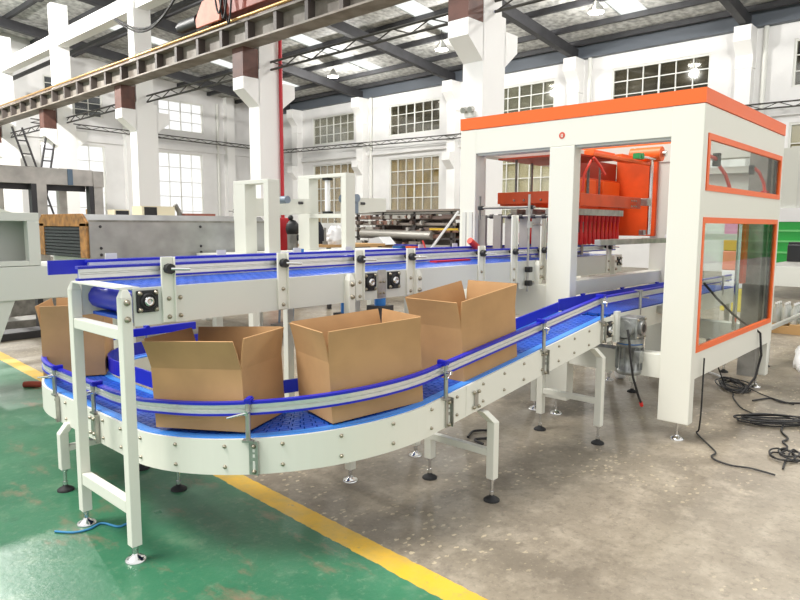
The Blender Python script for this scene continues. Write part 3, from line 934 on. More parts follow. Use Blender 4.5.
for x in (1.486, 2.14, 2.71, 3.17, 3.96, 5.3, 6.1): ubracket(x)
for x in (4.40, 4.84): ubracket(x, 1.63)
bearing(uc, (1.385, 2.82, 1.205), (0, -1, 0), 0.05); bearing(uc, (2.80, 2.82, 1.205), (0, -1, 0), 0.054); bearing(uc, (3.015, 2.82, 1.205), (0, -1, 0), 0.054); bearing(uc, (6.36, 2.82, 1.20), (0, -1, 0))
sp = box(2.875, 2.945, 2.812, 2.82, 1.10, 1.275).build('joint_plate', STEEL, uc)
for z in (1.13, 1.2):
    for x in (2.895, 2.925): bolt_at((x, 2.812, z), (0, -1, 0), sp, 0.009)
def upper_leg(x, y, near, chrome=True, h=1.262):
    w = 0.0245
    yo = y
    m = MB()
    m.box(x - w, x + w, yo - w, yo + w, 0.075, h - 0.035)
    vs = [(x - w, yo - w, h - 0.035), (x + w, yo - w, h - 0.035), (x + w, yo + w, h - 0.035), (x - w, yo + w, h - 0.035),
          (x - w * .55, yo - w * .55, h), (x + w * .55, yo - w * .55, h), (x + w * .55, yo + w * .55, h), (x - w * .55, yo + w * .55, h)]
    m.add(vs, [(0, 1, 5, 4), (1, 2, 6, 5), (2, 3, 7, 6), (3, 0, 4, 7), (4, 5, 6, 7)])
    o = m.build('leg', CREAM, uc, 0.003)
    if near:
        for z in (1.13, 1.205): bolt_at((x, yo - w, z), (0, -1, 0), o, 0.015)
    foot(o, x, y, 0.075, 0.048, not chrome)
    return o
for x in (1.29, 2.62, 3.225, 4.76, 6.2):
    yn = 2.836 if x == 1.29 else 2.80
    upper_leg(x, yn, True); upper_leg(x, 3.385, False)
    b = box(x - 0.022, x + 0.022, yn + 0.03, 3.355, 0.225, 0.285) if x == 1.29 else box(x - 0.022, x + 0.022, yn + 0.03, 3.355, 0.30, 0.36)
    b.build('leg_crossbar', CREAM, uc, 0.003)
box(1.268, 1.318, 2.865, 3.355, 1.035, 1.085).build('leg_crossbar', CREAM, uc, 0.003)
# sensor post and lane guides on the conveyor at the machine entry
m = MB(); m.cyl((4.58, 2.79, 1.02), (4.58, 2.79, 1.80), 0.010, n=10); m.cyl((4.58, 2.79, 1.56), (4.78, 2.79, 1.56), 0.008, n=8)
sp = m.build('sensor_post', STEEL, uc)
for z in (1.09, 1.20): 
    MB().obox((4.58, 2.78, z), (0.05, 0.05, 0.045)).build('post_clamp', BLACK, sp, 0.008)
MB().obox((4.58, 2.78, 1.56), (0.03, 0.03, 0.05)).build('rod_clamp', STEEL, sp)
MB().obox((4.56, 2.822, 1.14), (0.12, 0.006, 0.2)).build('post_plate', CREAM2, sp)

DARKC = mat('dark_collar', (58, 54, 52), 0.5)
DIVID = mat('divider_sheet', (160, 154, 144), 0.5, 0.2, var=0.1, scale=5)
lg = thing('lane_guide', 'grey sheet metal lane divider stand over the upper conveyor at the machine entry', 'lane guide', (5.0, 3.1, 1.27))
for k, (ya, yb) in enumerate(((3.34, 3.43), (3.19, 3.27), (3.08, 3.16), (2.95, 3.03), (2.84, 2.92))):
    box(4.76 + 0.02 * k, 4.79 + 0.02 * k, ya, yb, 1.285, 1.64).build('divider_plate', DIVID, lg)
    box(5.60, 5.63, ya, yb, 1.285, 1.64).build('divider_plate', DIVID, lg)
for x, y0, y1, zz, rr in ((4.80, 2.74, 3.50, 1.63, 0.012), (5.62, 2.75, 3.5, 1.63, 0.012), (4.62, 2.76, 3.30, 1.70, 0.010)):
    MB().cyl((x, y0, zz), (x, y1, zz), rr, n=8).build('cross_rod', DULL, lg)
for y in (3.46, 3.53):
    MB().box(4.70, 4.74, y - 0.018, y + 0.018, 1.20, 1.67).build('stand_post', CREAM2, lg)
for y in (3.48, 3.30, 3.21, 3.11, 3.0, 2.88, 2.78):
    MB().cyl((4.80, y - 0.016, 1.63), (4.80, y + 0.016, 1.63), 0.02, n=10).build('rod_collar', DARKC, lg)
MB().cyl((4.62, 3.30, 1.60), (4.62, 3.30, 1.80), 0.010, n=8).build('upright_rod', DULL, lg)
for y in (3.29, 2.80): MB().obox((4.62, y, 1.70), (0.035, 0.045, 0.035)).build('rod_clamp', BLACK, lg, 0.006)
for (a, b, mm, r) in (((4.86, 2.98, 1.64), (4.84, 2.97, 1.48), GREEN, 0.02), ((4.84, 2.97, 1.49), (4.85, 3.0, 1.36), REDT, 0.018), ((5.2, 3.2, 1.62), (5.2, 3.2, 1.5), GREEN, 0.015)):
    MB().bar(a, b, 2 * r, r).build('colour_strip', mm, lg)

m = MB(); m.obox((4.16, 3.25, 1.268), (0.46, 0.07, 0.012), (0, 0, 0.03)); tag(m.build('red_strip', RED), 'flat red strip lying on the upper blue belt', 'strip')
m = MB(); m.tube([(4.48, 3.30, 1.425), (4.58, 3.3, 1.37), (4.71, 3.30, 1.29)], 0.028, 10); h = tag(m.build('red_tube', REDT), 'short red tube leaning on the upper conveyor rail before the machine', 'tube')
m = MB(); m.bar((3.96, 3.38, 1.43), (4.0, 3.34, 1.28), 0.02, 0.012); tag(m.build('red_stick', REDT), 'small red stick standing behind the upper conveyor rail', 'stick')

# ------------------------------------------------------------------ cartons
def carton(label, c, ang, L, W, H, flap, opens, pitch=0.0):
    """open carton; local x = long side; bottom centre at c; opens = outward lean (deg) of flaps -y,+y,-x,+x"""
    t = thing('cardboard_carton', label, 'box', c, 'open cartons on the conveyor')
    R = Matrix.Rotation(ang, 3, 'Z') @ Matrix.Rotation(-pitch, 3, 'Y')
    C0 = Vector(c)
    def W_(p): return C0 + R @ Vector(p)
    th = 0.006
    a, b = L / 2, W / 2
    # body: open tray with thickness
    o = [(-a, -b), (a, -b), (a, b), (-a, b)]; i = [(-a + th, -b + th), (a - th, -b + th), (a - th, b - th), (-a + th, b - th)]
    vs = [W_((x, y, 0)) for x, y in o] + [W_((x, y, H)) for x, y in o] + [W_((x, y, H)) for x, y in i] + [W_((x, y, th)) for x, y in i]
    fs = [(3, 2, 1, 0)]
    for k in range(4):
        j = (k + 1) % 4
        fs += [(k, j, 4 + j, 4 + k), (4 + k, 4 + j, 8 + j, 8 + k), (8 + k, 8 + j, 12 + j, 12 + k)]
    fs.append((12, 13, 14, 15))
    MB().add(vs, fs).build('carton_body', CARD, t)
    def flapm(p0, p1, out, lean, curl=8):
        # p0-p1 top edge, out = outward unit vector, lean degrees from vertical
        n = 6; m = MB()
        p0 = Vector(p0); p1 = Vector(p1); out = Vector(out); e = (p1 - p0).normalized()
        rows = []
        pos = Vector((0, 0, 0)); 
        for k in range(n + 1):
            rows.append(pos.copy())
            an = math.radians(lean + curl * (k / n - 0.4))
            pos = pos + (out * math.sin(an) + Vector((0, 0, 1)) * math.cos(an)) * (flap / n)
        vs = []
        for k in range(n + 1):
            an = math.radians(lean + curl * (k / n - 0.4)); nn = (-out * math.cos(an) + Vector((0, 0, 1)) * math.sin(an)) * th
            s_ = 0.002
            for q in (p0 + e * s_, p1 - e * s_):
                vs.append(W_(q + rows[k])); vs.append(W_(q + rows[k] + nn))
        fs = []
        for k in range(n):
            A = 4 * k; B = A + 4
            fs += [(A, A + 2, B + 2, B), (A + 1, B + 1, B + 3, A + 3), (A, B, B + 1, A + 1), (A + 2, A + 3, B + 3, B + 2)]
        fs += [(0, 1, 3, 2), (4 * n, 4 * n + 2, 4 * n + 3, 4 * n + 1)]
        m.add(vs, fs)
        ob = m.build('flap', CARD, t); fix_normals(ob)
    flapm((-a, -b, H), (a, -b, H), (0, -1, 0), opens[0]); flapm((a, b, H), (-a, b, H), (0, 1, 0), opens[1])
    flapm((-a, b, H), (-a, -b, H), (-1, 0, 0), opens[2]); flapm((a, -b, H), (a, b, H), (1, 0, 0), opens[3])
    # seam lines: fold gap on the front face is left as a thin recess strip
    return t

def rect_center(p, q, W, inward):
    p = Vector(p); q = Vector(q); m = (p + q) / 2; d = (q - p).normalized(); n = Vector((-d.y, d.x))
    if n.dot(Vector(inward)) < 0: n = -n
    c = m + n * W / 2
    return c, math.atan2(d.y, d.x)
# facing the camera on the curve
p, q = (1.462, 2.93), (1.657, 2.465)
c2, a2 = rect_center(p, q, 0.36, (1, 0.3))
carton('open cardboard carton in the bend, nearest behind the front legs of the tall conveyor', (c2.x, c2.y, 0.592), a2, 0.505, 0.36, 0.29, 0.145, (20, 10, 12, 10), 0.06)
p, q = (1.95, 2.203), (2.45, 2.078)
c3, a3 = rect_center(p, q, 0.36, (0, 1))
carton('open cardboard carton at the start of the incline, middle of the three nearest', (c3.x, c3.y, 0.652), a3, 0.515, 0.36, 0.29, 0.145, (5, 14, 10, 4), 0.06)
p, q = (2.785, 2.075), (3.315, 2.075)
c4, a4 = rect_center(p, q, 0.36, (0, 1))
carton('open cardboard carton highest on the incline, nearest to the packing machine', (c4.x, c4.y, 0.738), a4, 0.53, 0.36, 0.295, 0.15, (6, 12, 9, 14), math.atan(0.117))
carton('open cardboard carton farthest round the bend, at the left behind the legs', (1.78, 4.62, 0.556), math.radians(60), 0.505, 0.37, 0.31, 0.16, (6, 10, 5, 12))
# ------------------------------------------------------------------ packing machine
pm = thing('case_packer', 'big cream packing machine with orange top band and orange gripper head inside', 'packing machine', (5.9, 2.55, 0))
FX, FX1 = 4.71, 6.93
SY0, SY1 = 1.525, 3.585
# legs / posts
for (x0, x1, y0, y1, z0) in ((FX, 4.80, SY0, 1.745, 0.14), (FX, 4.87, 3.417, SY1, 0.14), (6.84, FX1, SY0 + 0.01, 1.60, 0.14), (6.75, FX1, 3.42, SY1, 0.14)):
    o = box(x0, x1, y0, y1, z0, 2.38).build('leg', CREAM, pm, 0.006)
    foot(o, x0 + 0.08, y0 + 0.10, z0 + 0.002, 0.05, False)
o = box(FX, 4.82, 2.48, 2.695, 0.14, 2.172).build('center_post', CREAM, pm, 0.005); foot(o, FX + 0.06, 2.6, 0.142, 0.05, False)
box(6.70, 6.845, 1.60, 1.75, 0.14, 2.3).build('rear_channel', DULL, pm)
box(6.845, FX1, 1.601, 1.75, 0.14, 0.16).build('foot_plate', CREAM2, pm)
o = box(6.78, FX1, 2.50, 2.68, 0.14, 2.3).build('rear_post', CREAM2, pm, 0.005); foot(o, 6.86, 2.6, 0.142, 0.05, False)
hb = box(FX + 0.001, 4.87, 1.742, 3.42, 2.172, 2.378).build('header_beam', CREAM, pm, 0.004)
MB().cyl((FX - 0.001, 2.591, 2.256), (FX + 0.004, 2.591, 2.256), 0.026, n=20).build('round_emblem', mat('emblem_red', (206, 78, 52), 0.4), hb)
em = MB(); em.box(FX - 0.0025, FX - 0.001, 2.582, 2.588, 2.247, 2.268); em.box(FX - 0.0025, FX - 0.001, 2.594, 2.600, 2.247, 2.268); em.box(FX - 0.0025, FX - 0.001, 2.582, 2.600, 2.242, 2.249)
em.build('emblem_mark', CREAM, hb)
box(FX + 0.02, 4.85, 1.75, 3.41, 2.155, 2.172).build('header_lip', CREAM2, pm)
tb = MB()
tb.box(FX - 0.003, FX + 0.03, SY0 - 0.003, SY1 + 0.003, 2.383, 2.482); tb.box(FX1 - 0.03, FX1, SY0, SY1, 2.383, 2.482)
tb.box(FX + 0.03, FX1 - 0.03, SY0 - 0.003, SY0 + 0.03, 2.383, 2.482); tb.box(FX + 0.03, FX1 - 0.03, SY1 - 0.03, SY1, 2.383, 2.482)
tb.build('top_band', ORANGE, pm)
box(FX + 0.004, FX1, 3.42, SY1, 2.172, 2.378).build('top_beam', CREAM2, pm); box(6.77, FX1 - 0.002, 1.745, 3.42, 2.2, 2.378).build('top_beam', CREAM2, pm)
# lower frame
box(FX + 0.02, 4.86, 1.745, 2.48, 0.445, 0.62).build('base_beam', CREAM, pm, 0.004)
box(FX + 0.02, 4.86, 2.695, 3.417, 0.80, 1.07).build('base_beam', CREAM, pm, 0.004)
box(4.82, 6.92, 2.55, 2.68, 0.98, 1.10).build('base_beam', CREAM2, pm, 0.004)
box(6.77, 6.92, 1.745, 2.5, 0.445, 0.62).build('base_beam', CREAM2, pm)
box(4.9, 6.86, 3.43, 3.57, 0.45, 0.62).build('base_beam', CREAM2, pm)
box(6.82, 6.92, 1.76, 3.42, 2.06, 2.12).build('rear_rail', CREAM2, pm); box(6.82, 6.92, 1.76, 3.42, 1.74, 1.80).build('rear_rail', CREAM2, pm)
box(6.84, 6.90, 1.76, 2.5, 1.42, 1.48).build('rear_rail', CREAM2, pm)
box(6.87, 6.89, 1.76, 3.42, 1.80, 2.06).build('rear_panel', CREAM2, pm)
# near side panel with two windows
UW = (4.81, 6.86, 1.80, 2.192); LW = (4.785, 6.852, 0.655, 1.615)
sp = MB()
y0, y1 = SY0 + 0.004, SY0 + 0.045
XA = 4.802
sp.box(XA, FX1, y0, y1, UW[3], 2.378); sp.box(XA, FX1, y0, y1, LW[3], UW[2]); sp.box(XA, FX1, y0, y1, 0.462, LW[2])
sp.box(UW[1], FX1, y0, y1, UW[2], UW[3]); sp.box(LW[1], FX1, y0, y1, LW[2], LW[3])
sp.build('side_panel', CREAM, pm)
for nm, (a, b, z0, z1) in (('upper', UW), ('lower', LW)):
    w = 0.042
    f = MB(); fy0, fy1 = SY0 - 0.004, SY0 + 0.02
    f.box(a, b, fy0, fy1, z1 - w, z1); f.box(a, b, fy0, fy1, z0, z0 + w); f.box(a, a + w, fy0, fy1, z0 + w, z1 - w); f.box(b - w, b, fy0, fy1, z0 + w, z1 - w)
    fo = f.build('window_frame', ORANGE, pm)
    box(a + w, b - w, SY0 + 0.008, SY0 + 0.014, z0 + w, z1 - w).build('glass_pane', PANE, fo)
    g = MB(); g.box(b - w - 0.03, b - w, SY0 + 0.02, SY0 + 0.045, z0 + w, z1 - w); g.box(a + w, a + w + 0.015, SY0 + 0.02, SY0 + 0.04, z0 + w, z1 - w)
    g.build('rubber_seal', BLACK, fo)
# safety switches with red air hoses
for (x, y, z, s_) in ((5.45, 1.66, 2.065, 0.05), (6.42, 1.66, 2.05, 0.04), (4.98, 1.60, 1.13, 0.045)):
    MB().obox((x, y, z), (s_, s_, s_ * 2)).build('safety_switch', BLACK, pm, 0.004)
for pts in ([(5.15, 1.72, 2.09), (5.3, 1.68, 2.09), (5.43, 1.66, 2.07)],
            [(6.45, 1.66, 2.08), (6.58, 1.64, 2.04), (6.68, 1.62, 1.95), (6.66, 1.60, 1.86)],
            [(5.5, 1.66, 2.03), (5.62, 1.64, 1.96), (5.68, 1.62, 1.86)]):
    MB().tube(pts, 0.014, 8).build('air_hose', REDT, pm)
m = MB(); m.obox((6.66, 1.60, 1.852), (0.16, 0.05, 0.02)); m.obox((6.66, 1.60, 1.865), (0.08, 0.05, 0.02)); m.build('hose_fitting', RED, pm)
MB().tube([(5.07, 1.58, 1.13), (5.4, 1.59, 1.0), (5.9, 1.60, 0.82), (6.25, 1.59, 0.70), (6.4, 1.56, 0.66), (6.45, 1.51, 0.60), (6.45, 1.49, 0.4), (6.42, 1.52, 0.2), (6.35, 1.6, 0.05)], 0.010, 6).build('switch_cable', CABLE, pm)
vb = MB(); vb.box(6.52, 6.62, 1.70, 1.76, 1.03, 1.60); vo = vb.build('lift_bar', ORANGED, pm, 0.004)
MB().cyl((6.48, 1.74, 0.6), (6.48, 1.74, 1.63), 0.02, n=10).build('guide_shaft', CHROME, vo)
MB().cyl((6.72, 1.60, 1.57), (6.72, 1.57, 1.57), 0.022, n=10).build('pipe_plug', GREEN, pm)
rp = box(6.40, 6.52, 1.77, 1.95, 0.3, 0.5).build('support_block', DULL, pm)
box(4.713, 4.714, 1.60, 1.66, 1.73, 1.75).build('small_label', PWHITE, pm)
# table bar under the gripper
m = MB(); m.box(4.78, 6.3, 2.27, 2.32, 1.40, 1.445); m.build('stop_bar', STEEL, pm, 0.003)
for x in (5.5, 6.2): box(x - 0.02, x + 0.02, 2.31, 2.52, 1.405, 1.44).build('bar_bracket', STEEL, pm)

gh = thing('gripper_head', 'orange lifting gripper head with rows of red bottle grippers inside the packing machine', 'gripper head', (5.7, 2.95, 1.4))
fr_ = MB(); fr_.box(5.03, 5.07, 2.60, 3.40, 1.745, 1.848); fr_.box(5.07, 6.32, 2.60, 2.64, 1.72, 1.825); fr_.box(5.07, 6.32, 3.36, 3.40, 1.73, 1.83); fr_.box(6.28, 6.32, 2.64, 3.36, 1.73, 1.83)
fo = fr_.build('head_frame', ORANGED, gh, 0.004)
for y in (3.22, 3.12, 2.95, 2.72): bolt_at((5.03, y, 1.775), (-1, 0, 0), fo, 0.011)
for x in (6.1, 6.15, 6.2):
    for z in (1.74, 1.79): bolt_at((x, 2.60, z), (0, -1, 0), fo, 0.009)
bp_ = MB(); bp_.box(5.62, 6.75, 3.02, 3.05, 1.45, 2.02); bp_.build('back_plate', ORANGED, gh, 0.004)
box(5.66, 6.15, 2.99, 3.019, 1.86, 2.0).build('cover_plate', ORANGE, gh, 0.004); box(6.3, 6.7, 2.99, 3.019, 1.86, 2.0).build('cover_plate', ORANGE, gh, 0.004)
for x0 in (5.7, 6.42):
    for e in (0, 0.12):
        for f_ in (0, 0.07): bolt_at((x0 + e, 2.99, 1.89 + f_), (0, -1, 0), gh, 0.011)
box(6.74, 6.80, 2.62, 3.05, 1.45, 2.24).build('side_cheek', ORANGED, gh, 0.004)
tp = MB(); tp.box(5.0, 5.72, 2.62, 3.38, 2.135, 2.15); tp.build('carriage_plate', mat('shaded_orange_underside', (176, 62, 34), 0.5), gh)  # orange plate, shade on its underside put into the colour
m = MB(); m.box(5.3, 5.7, 2.60, 2.7, 2.15, 2.20); m.box(5.85, 6.2, 2.60, 2.7, 2.15, 2.21); m.box(5.2, 6.5, 2.56, 2.60, 2.14, 2.17); m.build('top_bracket', ORANGE, gh, 0.004)
MB().cyl((6.33, 2.42, 2.235), (6.33, 2.72, 2.235), 0.07, n=22).build('drive_roller', ORANGE, gh)
MB().cyl((6.33, 2.38, 2.235), (6.33, 2.42, 2.235), 0.028, n=14).build('roller_shaft', CHROME, gh)
MB().obox((5.98, 2.5, 2.19), (0.12, 0.06, 0.05)).cyl((6.0, 2.465, 2.19), (6.0, 2.50, 2.19), 0.03, n=12).build('green_connector', GREEN, gh)
MB().cyl((6.05, 2.5, 2.19), (6.32, 2.46, 2.19), 0.012, n=8).build('connector_rod', CHROME, gh)
for (x, y) in ((5.6, 2.8), (5.45, 3.3), (5.95, 2.98), (6.2, 2.98), (5.1, 2.75), (5.1, 3.25)):
    ch = MB(); z = 1.84
    while z < 2.13:
        ch.obox((x, y, z), (0.022, 0.012, 0.02)); ch.obox((x, y, z + 0.016), (0.010, 0.020, 0.014)); z += 0.032
    ch.build('lift_chain', DULL, gh)
for x in (5.72, 5.35): MB().cyl((x, 2.98, 1.84), (x, 2.98, 2.13), 0.016, n=10).build('guide_rod', CHROME, gh)
vr = MB().cyl((6.29, 2.5, 1.47), (6.29, 2.5, 2.22), 0.018, n=10).build('guide_rod', CHROME, gh)
MB().obox((6.25, 2.52, 1.78), (0.10, 0.07, 0.07)).build('slide_block', STEEL, gh, 0.004); MB().obox((6.24, 2.54, 1.49), (0.06, 0.05, 0.05)).build('slide_block', STEEL, gh, 0.004)
box(5.62, 6.73, 3.051, 3.07, 2.02, 2.20).build('upper_plate', mat('shaded_orange_recess', (150, 44, 22), 0.5), gh)  # darker orange paints in the shade of the recess
for k, y in enumerate((2.72, 2.92, 3.12, 3.28)):
    box(5.12, 6.12, y - 0.035, y + 0.035, 1.645, 1.70).build('gripper_rail', STEEL, gh)
    row = 12
    for i in range(row):
        x = 5.17 + i * 0.082
        gp = MB()
        gp.rev([(0.012, 0.0), (0.020, 0.01), (0.020, 0.10), (0.014, 0.115), (0.014, 0.20), (0.022, 0.21), (0.022, 0.262)], (x, y, 1.385), 10)
        gp.build('bottle_gripper', RED, gh)
for pts in ([(5.14, 2.62, 1.84), (5.12, 2.6, 1.98), (5.2, 2.58, 2.1)], [(5.18, 2.55, 2.12), (5.25, 2.52, 2.05), (5.3, 2.5, 1.98)]):
    MB().tube(pts, 0.012, 8).build('air_hose', REDT, gh)

# pale collecting board seen through the machine
tag(box(6.6, 6.9, 2.3, 2.46, 1.42, 1.47).build('white_tray', PWHITE), 'white tray edge inside the machine beside the orange cheek', 'tray')

# ------------------------------------------------------------------ left background machines
cb = thing('cream_machine_base', 'long cream machine body with slanting leg and open cabinet at the left edge', 'machine', (1.2, 6.8, 0))
m = MB(); m.box(-1.2, 3.35, 6.5, 7.3, 0.86, 1.165); m.build('base_body', CREAM2, cb, 0.006)
m = MB(); m.prism([(1.62, 0.86), (1.97, 0.86), (1.80, 0.42), (1.72, 0.0), (1.40, 0.0), (1.42, 0.42)], 'y', 6.52, 6.9); m.build('slanted_leg', CREAM2, cb, 0.005)
for x in (-0.9, 3.1): box(x, x + 0.15, 6.9, 7.2, 0, 0.86).build('leg', CREAM2, cb)
# cabinet frame with recessed grey panel
m = MB(); m.box(0.2, 2.2, 6.5, 6.6, 1.575, 1.65); m.box(2.10, 2.2, 6.5, 6.6, 1.17, 1.575); m.box(0.2, 2.10, 6.5, 6.6, 1.17, 1.215); m.box(2.18, 2.22, 6.6, 7.2, 1.17, 1.65); m.box(0.2, 2.18, 6.6, 7.2, 1.63, 1.65)
m.build('cabinet_frame', CREAM2, cb, 0.004)
box(0.2, 2.17, 6.76, 6.79, 1.17, 1.63).build('recess_panel', mat('grey_recess_panel', (186, 188, 180), 0.5), cb)
m = MB(); m.prism([(0.2, 1.65), (1.98, 1.65), (1.85, 1.70), (0.2, 1.73)], 'y', 6.5, 6.9); m.build('cabinet_top', CREAM, cb)

tn = thing('steel_tunnel', 'long grey sheet steel tunnel with a rust coloured end flange and black strip curtain', 'machine', (4.7, 8.7, 0))
m = MB(); m.box(3.25, 5.8, 8.0, 9.55, 1.14, 1.58)
m.prism([(8.0, 1.58), (8.12, 1.668), (9.43, 1.668), (9.55, 1.58)], 'x', 3.25, 5.8)
m.build('tunnel_shell', DGREY, tn)
m = MB(); m.box(3.25, 4.82, 7.985, 8.0, 1.12, 1.575); sk = m.build('side_sheet', DGREY, tn)
for x in (3.38, 4.72):
    for z in (1.18, 1.26, 1.52): bolt_at((x, 7.985, z), (0, -1, 0), sk, 0.018, DARKST)
box(3.25, 5.8, 7.98, 8.0, 1.575, 1.60).build('seam_strip', DULL, tn)
fl = MB(); fl.box(3.22, 3.25, 8.0, 8.2, 1.14, 1.56); fl.box(3.22, 3.25, 9.36, 9.56, 1.14, 1.56)
fl.prism([(8.0, 1.52), (8.0, 1.57), (8.14, 1.675), (9.42, 1.675), (9.56, 1.57), (9.56, 1.52)], 'x', 3.22, 3.25)
fl.build('end_flange', RUSTF, tn, 0.004)
cu = MB()
for k in range(9):
    cu.box(3.225, 3.245, 8.2, 9.36, 1.15 + k * 0.041, 1.15 + k * 0.041 + 0.030)
cu.build('strip_curtain', BLACK, tn); box(3.246, 3.249, 8.2, 9.36, 1.14, 1.52).build('dark_throat', RUBBER, tn)
m = MB(); m.box(3.4, 5.85, 7.95, 9.6, 0.85, 1.13); m.build('tunnel_base', CREAM2, tn, 0.005)
for x in (3.5, 5.6):
    for y in (8.0, 9.4): box(x, x + 0.12, y, y + 0.12, 0, 0.85).build('leg', CREAM2, tn)

uf = thing('raw_steel_frame', 'unfinished raw steel box frame standing behind the grey tunnel', 'frame', (3.2, 10.2, 0))
box(1.2, 4.16, 10.0, 10.14, 2.11, 2.34).build('top_beam', RAWST, uf)
box(1.2, 4.16, 11.2, 11.34, 2.11, 2.34).build('top_beam', RAWST, uf)
box(4.16, 4.31, 9.98, 11.36, 2.10, 2.33).build('end_beam', RAWST, uf)
box(3.80, 3.87, 9.985, 10.0, 2.11, 2.34).build('paint_patch', mat('blue_grey_patch', (92, 110, 128), 0.5), uf)
for x, w, mm in ((3.31, 0.07, DARKST), (3.38, 0.13, RAWST), (4.10, 0.06, DARKST), (4.17, 0.13, RAWST)):
    box(x, x + w, 10.0, 10.12, 0, 2.11).build('upright', mm, uf)
for x in (3.2, 4.12): box(x, x + 0.12, 11.22, 11.34, 0, 2.11).build('upright', RAWST, uf)
box(1.2, 4.1, 10.14, 10.2, 2.03, 2.11).build('lower_flange', DARKST, uf)
box(1.2, 3.3, 10.0, 10.12, 1.62, 1.70).build('cross_beam', DULL, uf)

# small things beyond the tunnel, standing on a bench
bn = thing('work_bench', 'low pale work bench behind the grey tunnel carrying small equipment', 'bench', (6.2, 12.2, 0))
box(4.8, 7.7, 11.9, 12.9, 1.62, 1.70).build('bench_top', CREAM2, bn)
for x in (4.9, 7.5):
    for y in (12.0, 12.75): box(x, x + 0.08, y, y + 0.08, 0, 1.62).build('leg', DARKST, bn)
def small(name, mb, m, label, cat): return tag(mb.build(name, m), label, cat)
small('wooden_block', box(5.0, 5.12, 12.1, 12.4, 1.7, 1.82), WOOD, 'small wooden block on the bench nearest the raw frame', 'block')
o = thing('control_box', 'cream control box with a dark front on the work bench behind the tunnel', 'box', (6.2, 12.2, 1.7))
box(5.92, 6.6, 12.1, 12.5, 1.7, 1.90).build('box_body', CREAMW, o); box(5.97, 6.22, 12.085, 12.1, 1.72, 1.88).build('dark_front', BLACK, o)
o = thing('control_box', 'small dark open box on the work bench left of the cream control box', 'box', (5.55, 12.2, 1.7))
box(5.40, 5.68, 12.1, 12.4, 1.7, 1.82).build('box_body', CREAMW, o); box(5.42, 5.66, 12.085, 12.1, 1.72, 1.80).build('dark_front', BLACK, o)
o = thing('metal_clamp', 'metal clamp standing on the bench right of the cream control box', 'clamp', (6.75, 12.2, 1.7))
MB().cyl((6.75, 12.2, 1.70), (6.75, 12.2, 1.80), 0.05, n=12).build('clamp_foot', DULL, o)
MB().cyl((6.75, 12.2, 1.80), (6.66, 12.2, 1.94), 0.05, n=8).build('clamp_arm', DULL, o)
small('wooden_board', MB().obox((7.15, 12.2, 1.735), (0.66, 0.3, 0.07)), mat('reddish_board', (150, 92, 76), 0.7), 'flat reddish board lying on the bench before the bright window', 'board')
tag(box(7.85, 8.5, 11.9, 12.4, 0, 1.70).build('steel_cabinet', CREAM2), 'pale steel cabinet at the right end of the bench under the vice', 'cabinet')
o = thing('vice', 'dark bench vice on the pale cabinet behind the right end of the tunnel', 'vice', (8.15, 12.15, 1.7))
vb_ = MB().box(8.05, 8.22, 12.05, 12.25, 1.7, 1.80).box(8.02, 8.27, 12.07, 12.23, 1.8, 1.88).box(8.15, 8.22, 12.07, 12.23, 1.88, 1.98); vb_.build('vice_body', BLACK, o)
MB().cyl((8.0, 11.95, 1.84), (8.0, 12.35, 1.84), 0.012, n=6).build('vice_handle', DULL, o)

# flat steel on the floor at the far left
for i, (x, y, w, l, z, mm) in enumerate(((3.3, 10.9, 1.9, 0.5, 0.12, DULL), (3.0, 9.8, 1.8, 0.4, 0.10, DARKST), (3.3, 12.4, 2.4, 0.6, 0.28, DULL))):
    tag(MB().obox((x, y, z / 2), (w, l, z), (0, 0, 0.04 * i)).build('steel_section', mm, None, 0.01), 'flat grey steel section on the floor under the cream machine body, ' + ['middle one', 'nearest one', 'farthest and thickest one'][i], 'steel section')

# ------------------------------------------------------------------ portal frames
def portal(x, y0, y1, h, dep, label, shelf=False):
    t = thing('portal_frame', label, 'frame', (x, (y0 + y1) / 2, 0), 'cream portal frames')
    w = 0.26
    for yy in (y1 - w, y0):
        box(x, x + dep, yy, yy + (w if yy != y0 else 0.10), 1.171, h - 0.05).build('post', CREAM2, t, 0.004)
    box(x, x + dep, y0, y1, h - 0.05, h).build('top_rail', CREAM2, t, 0.004)
    for z in (1.66, 1.75, 1.85):
        for e in (0.04, 0.10): bolt_at((x + e, y0, z), (0, -1, 0), t, 0.014, DARKST)
    if shelf:
        box(x, x + dep, y0 + 0.10, y1 - w, 1.655, 1.715).build('shelf_rail', CREAM2, t)
        c = MB().cyl((x + 0.07, y0 + 0.47, 1.715), (x + 0.07, y0 + 0.47, h - 0.05), 0.04, n=14)
        co = c.build('lift_cylinder', PWHITE, t)
        box(x + 0.02, x + 0.12, y0 + 0.41, y0 + 0.53, h - 0.085, h - 0.051).build('cylinder_cap', BLACK, co); box(x + 0.02, x + 0.12, y0 + 0.41, y0 + 0.53, 1.716, 1.75).build('cylinder_cap', BLACK, co)
        MB().cyl((x + 0.3, y0 + 0.08, 1.94), (x + 0.3, y0 + 0.42, 1.94), 0.06, n=16).build('motor', GMOT, t)
        box(x + 0.24, x + 0.36, y0 + 0.12, y0 + 0.30, 1.72, 1.89).build('motor_foot', GMOT, t)
    else:
        MB().cyl((x + 0.4, y0 + 0.12, 1.88), (x + 0.4, y0 + 0.3, 1.88), 0.05, n=14).build('motor', GMOT, t)
    return t
portal(5.0, 6.83, 7.60, 2.125, 0.18, 'cream portal frame left of the other, standing before the grey tunnel')
portal(6.35, 6.85, 7.92, 2.285, 0.18, 'taller cream portal frame with a lift cylinder, right of the other portal', True)
pb = thing('portal_beam', 'cream side beam bolted through both portal frames with tapered ends', 'beam', (6.2, 7.15, 1.65))
m = MB()
m.prism([(5.03, 1.62), (5.25, 1.66), (6.34, 1.72), (6.34, 1.93), (5.25, 1.91), (5.03, 1.94)], 'y', 7.605, 7.655)
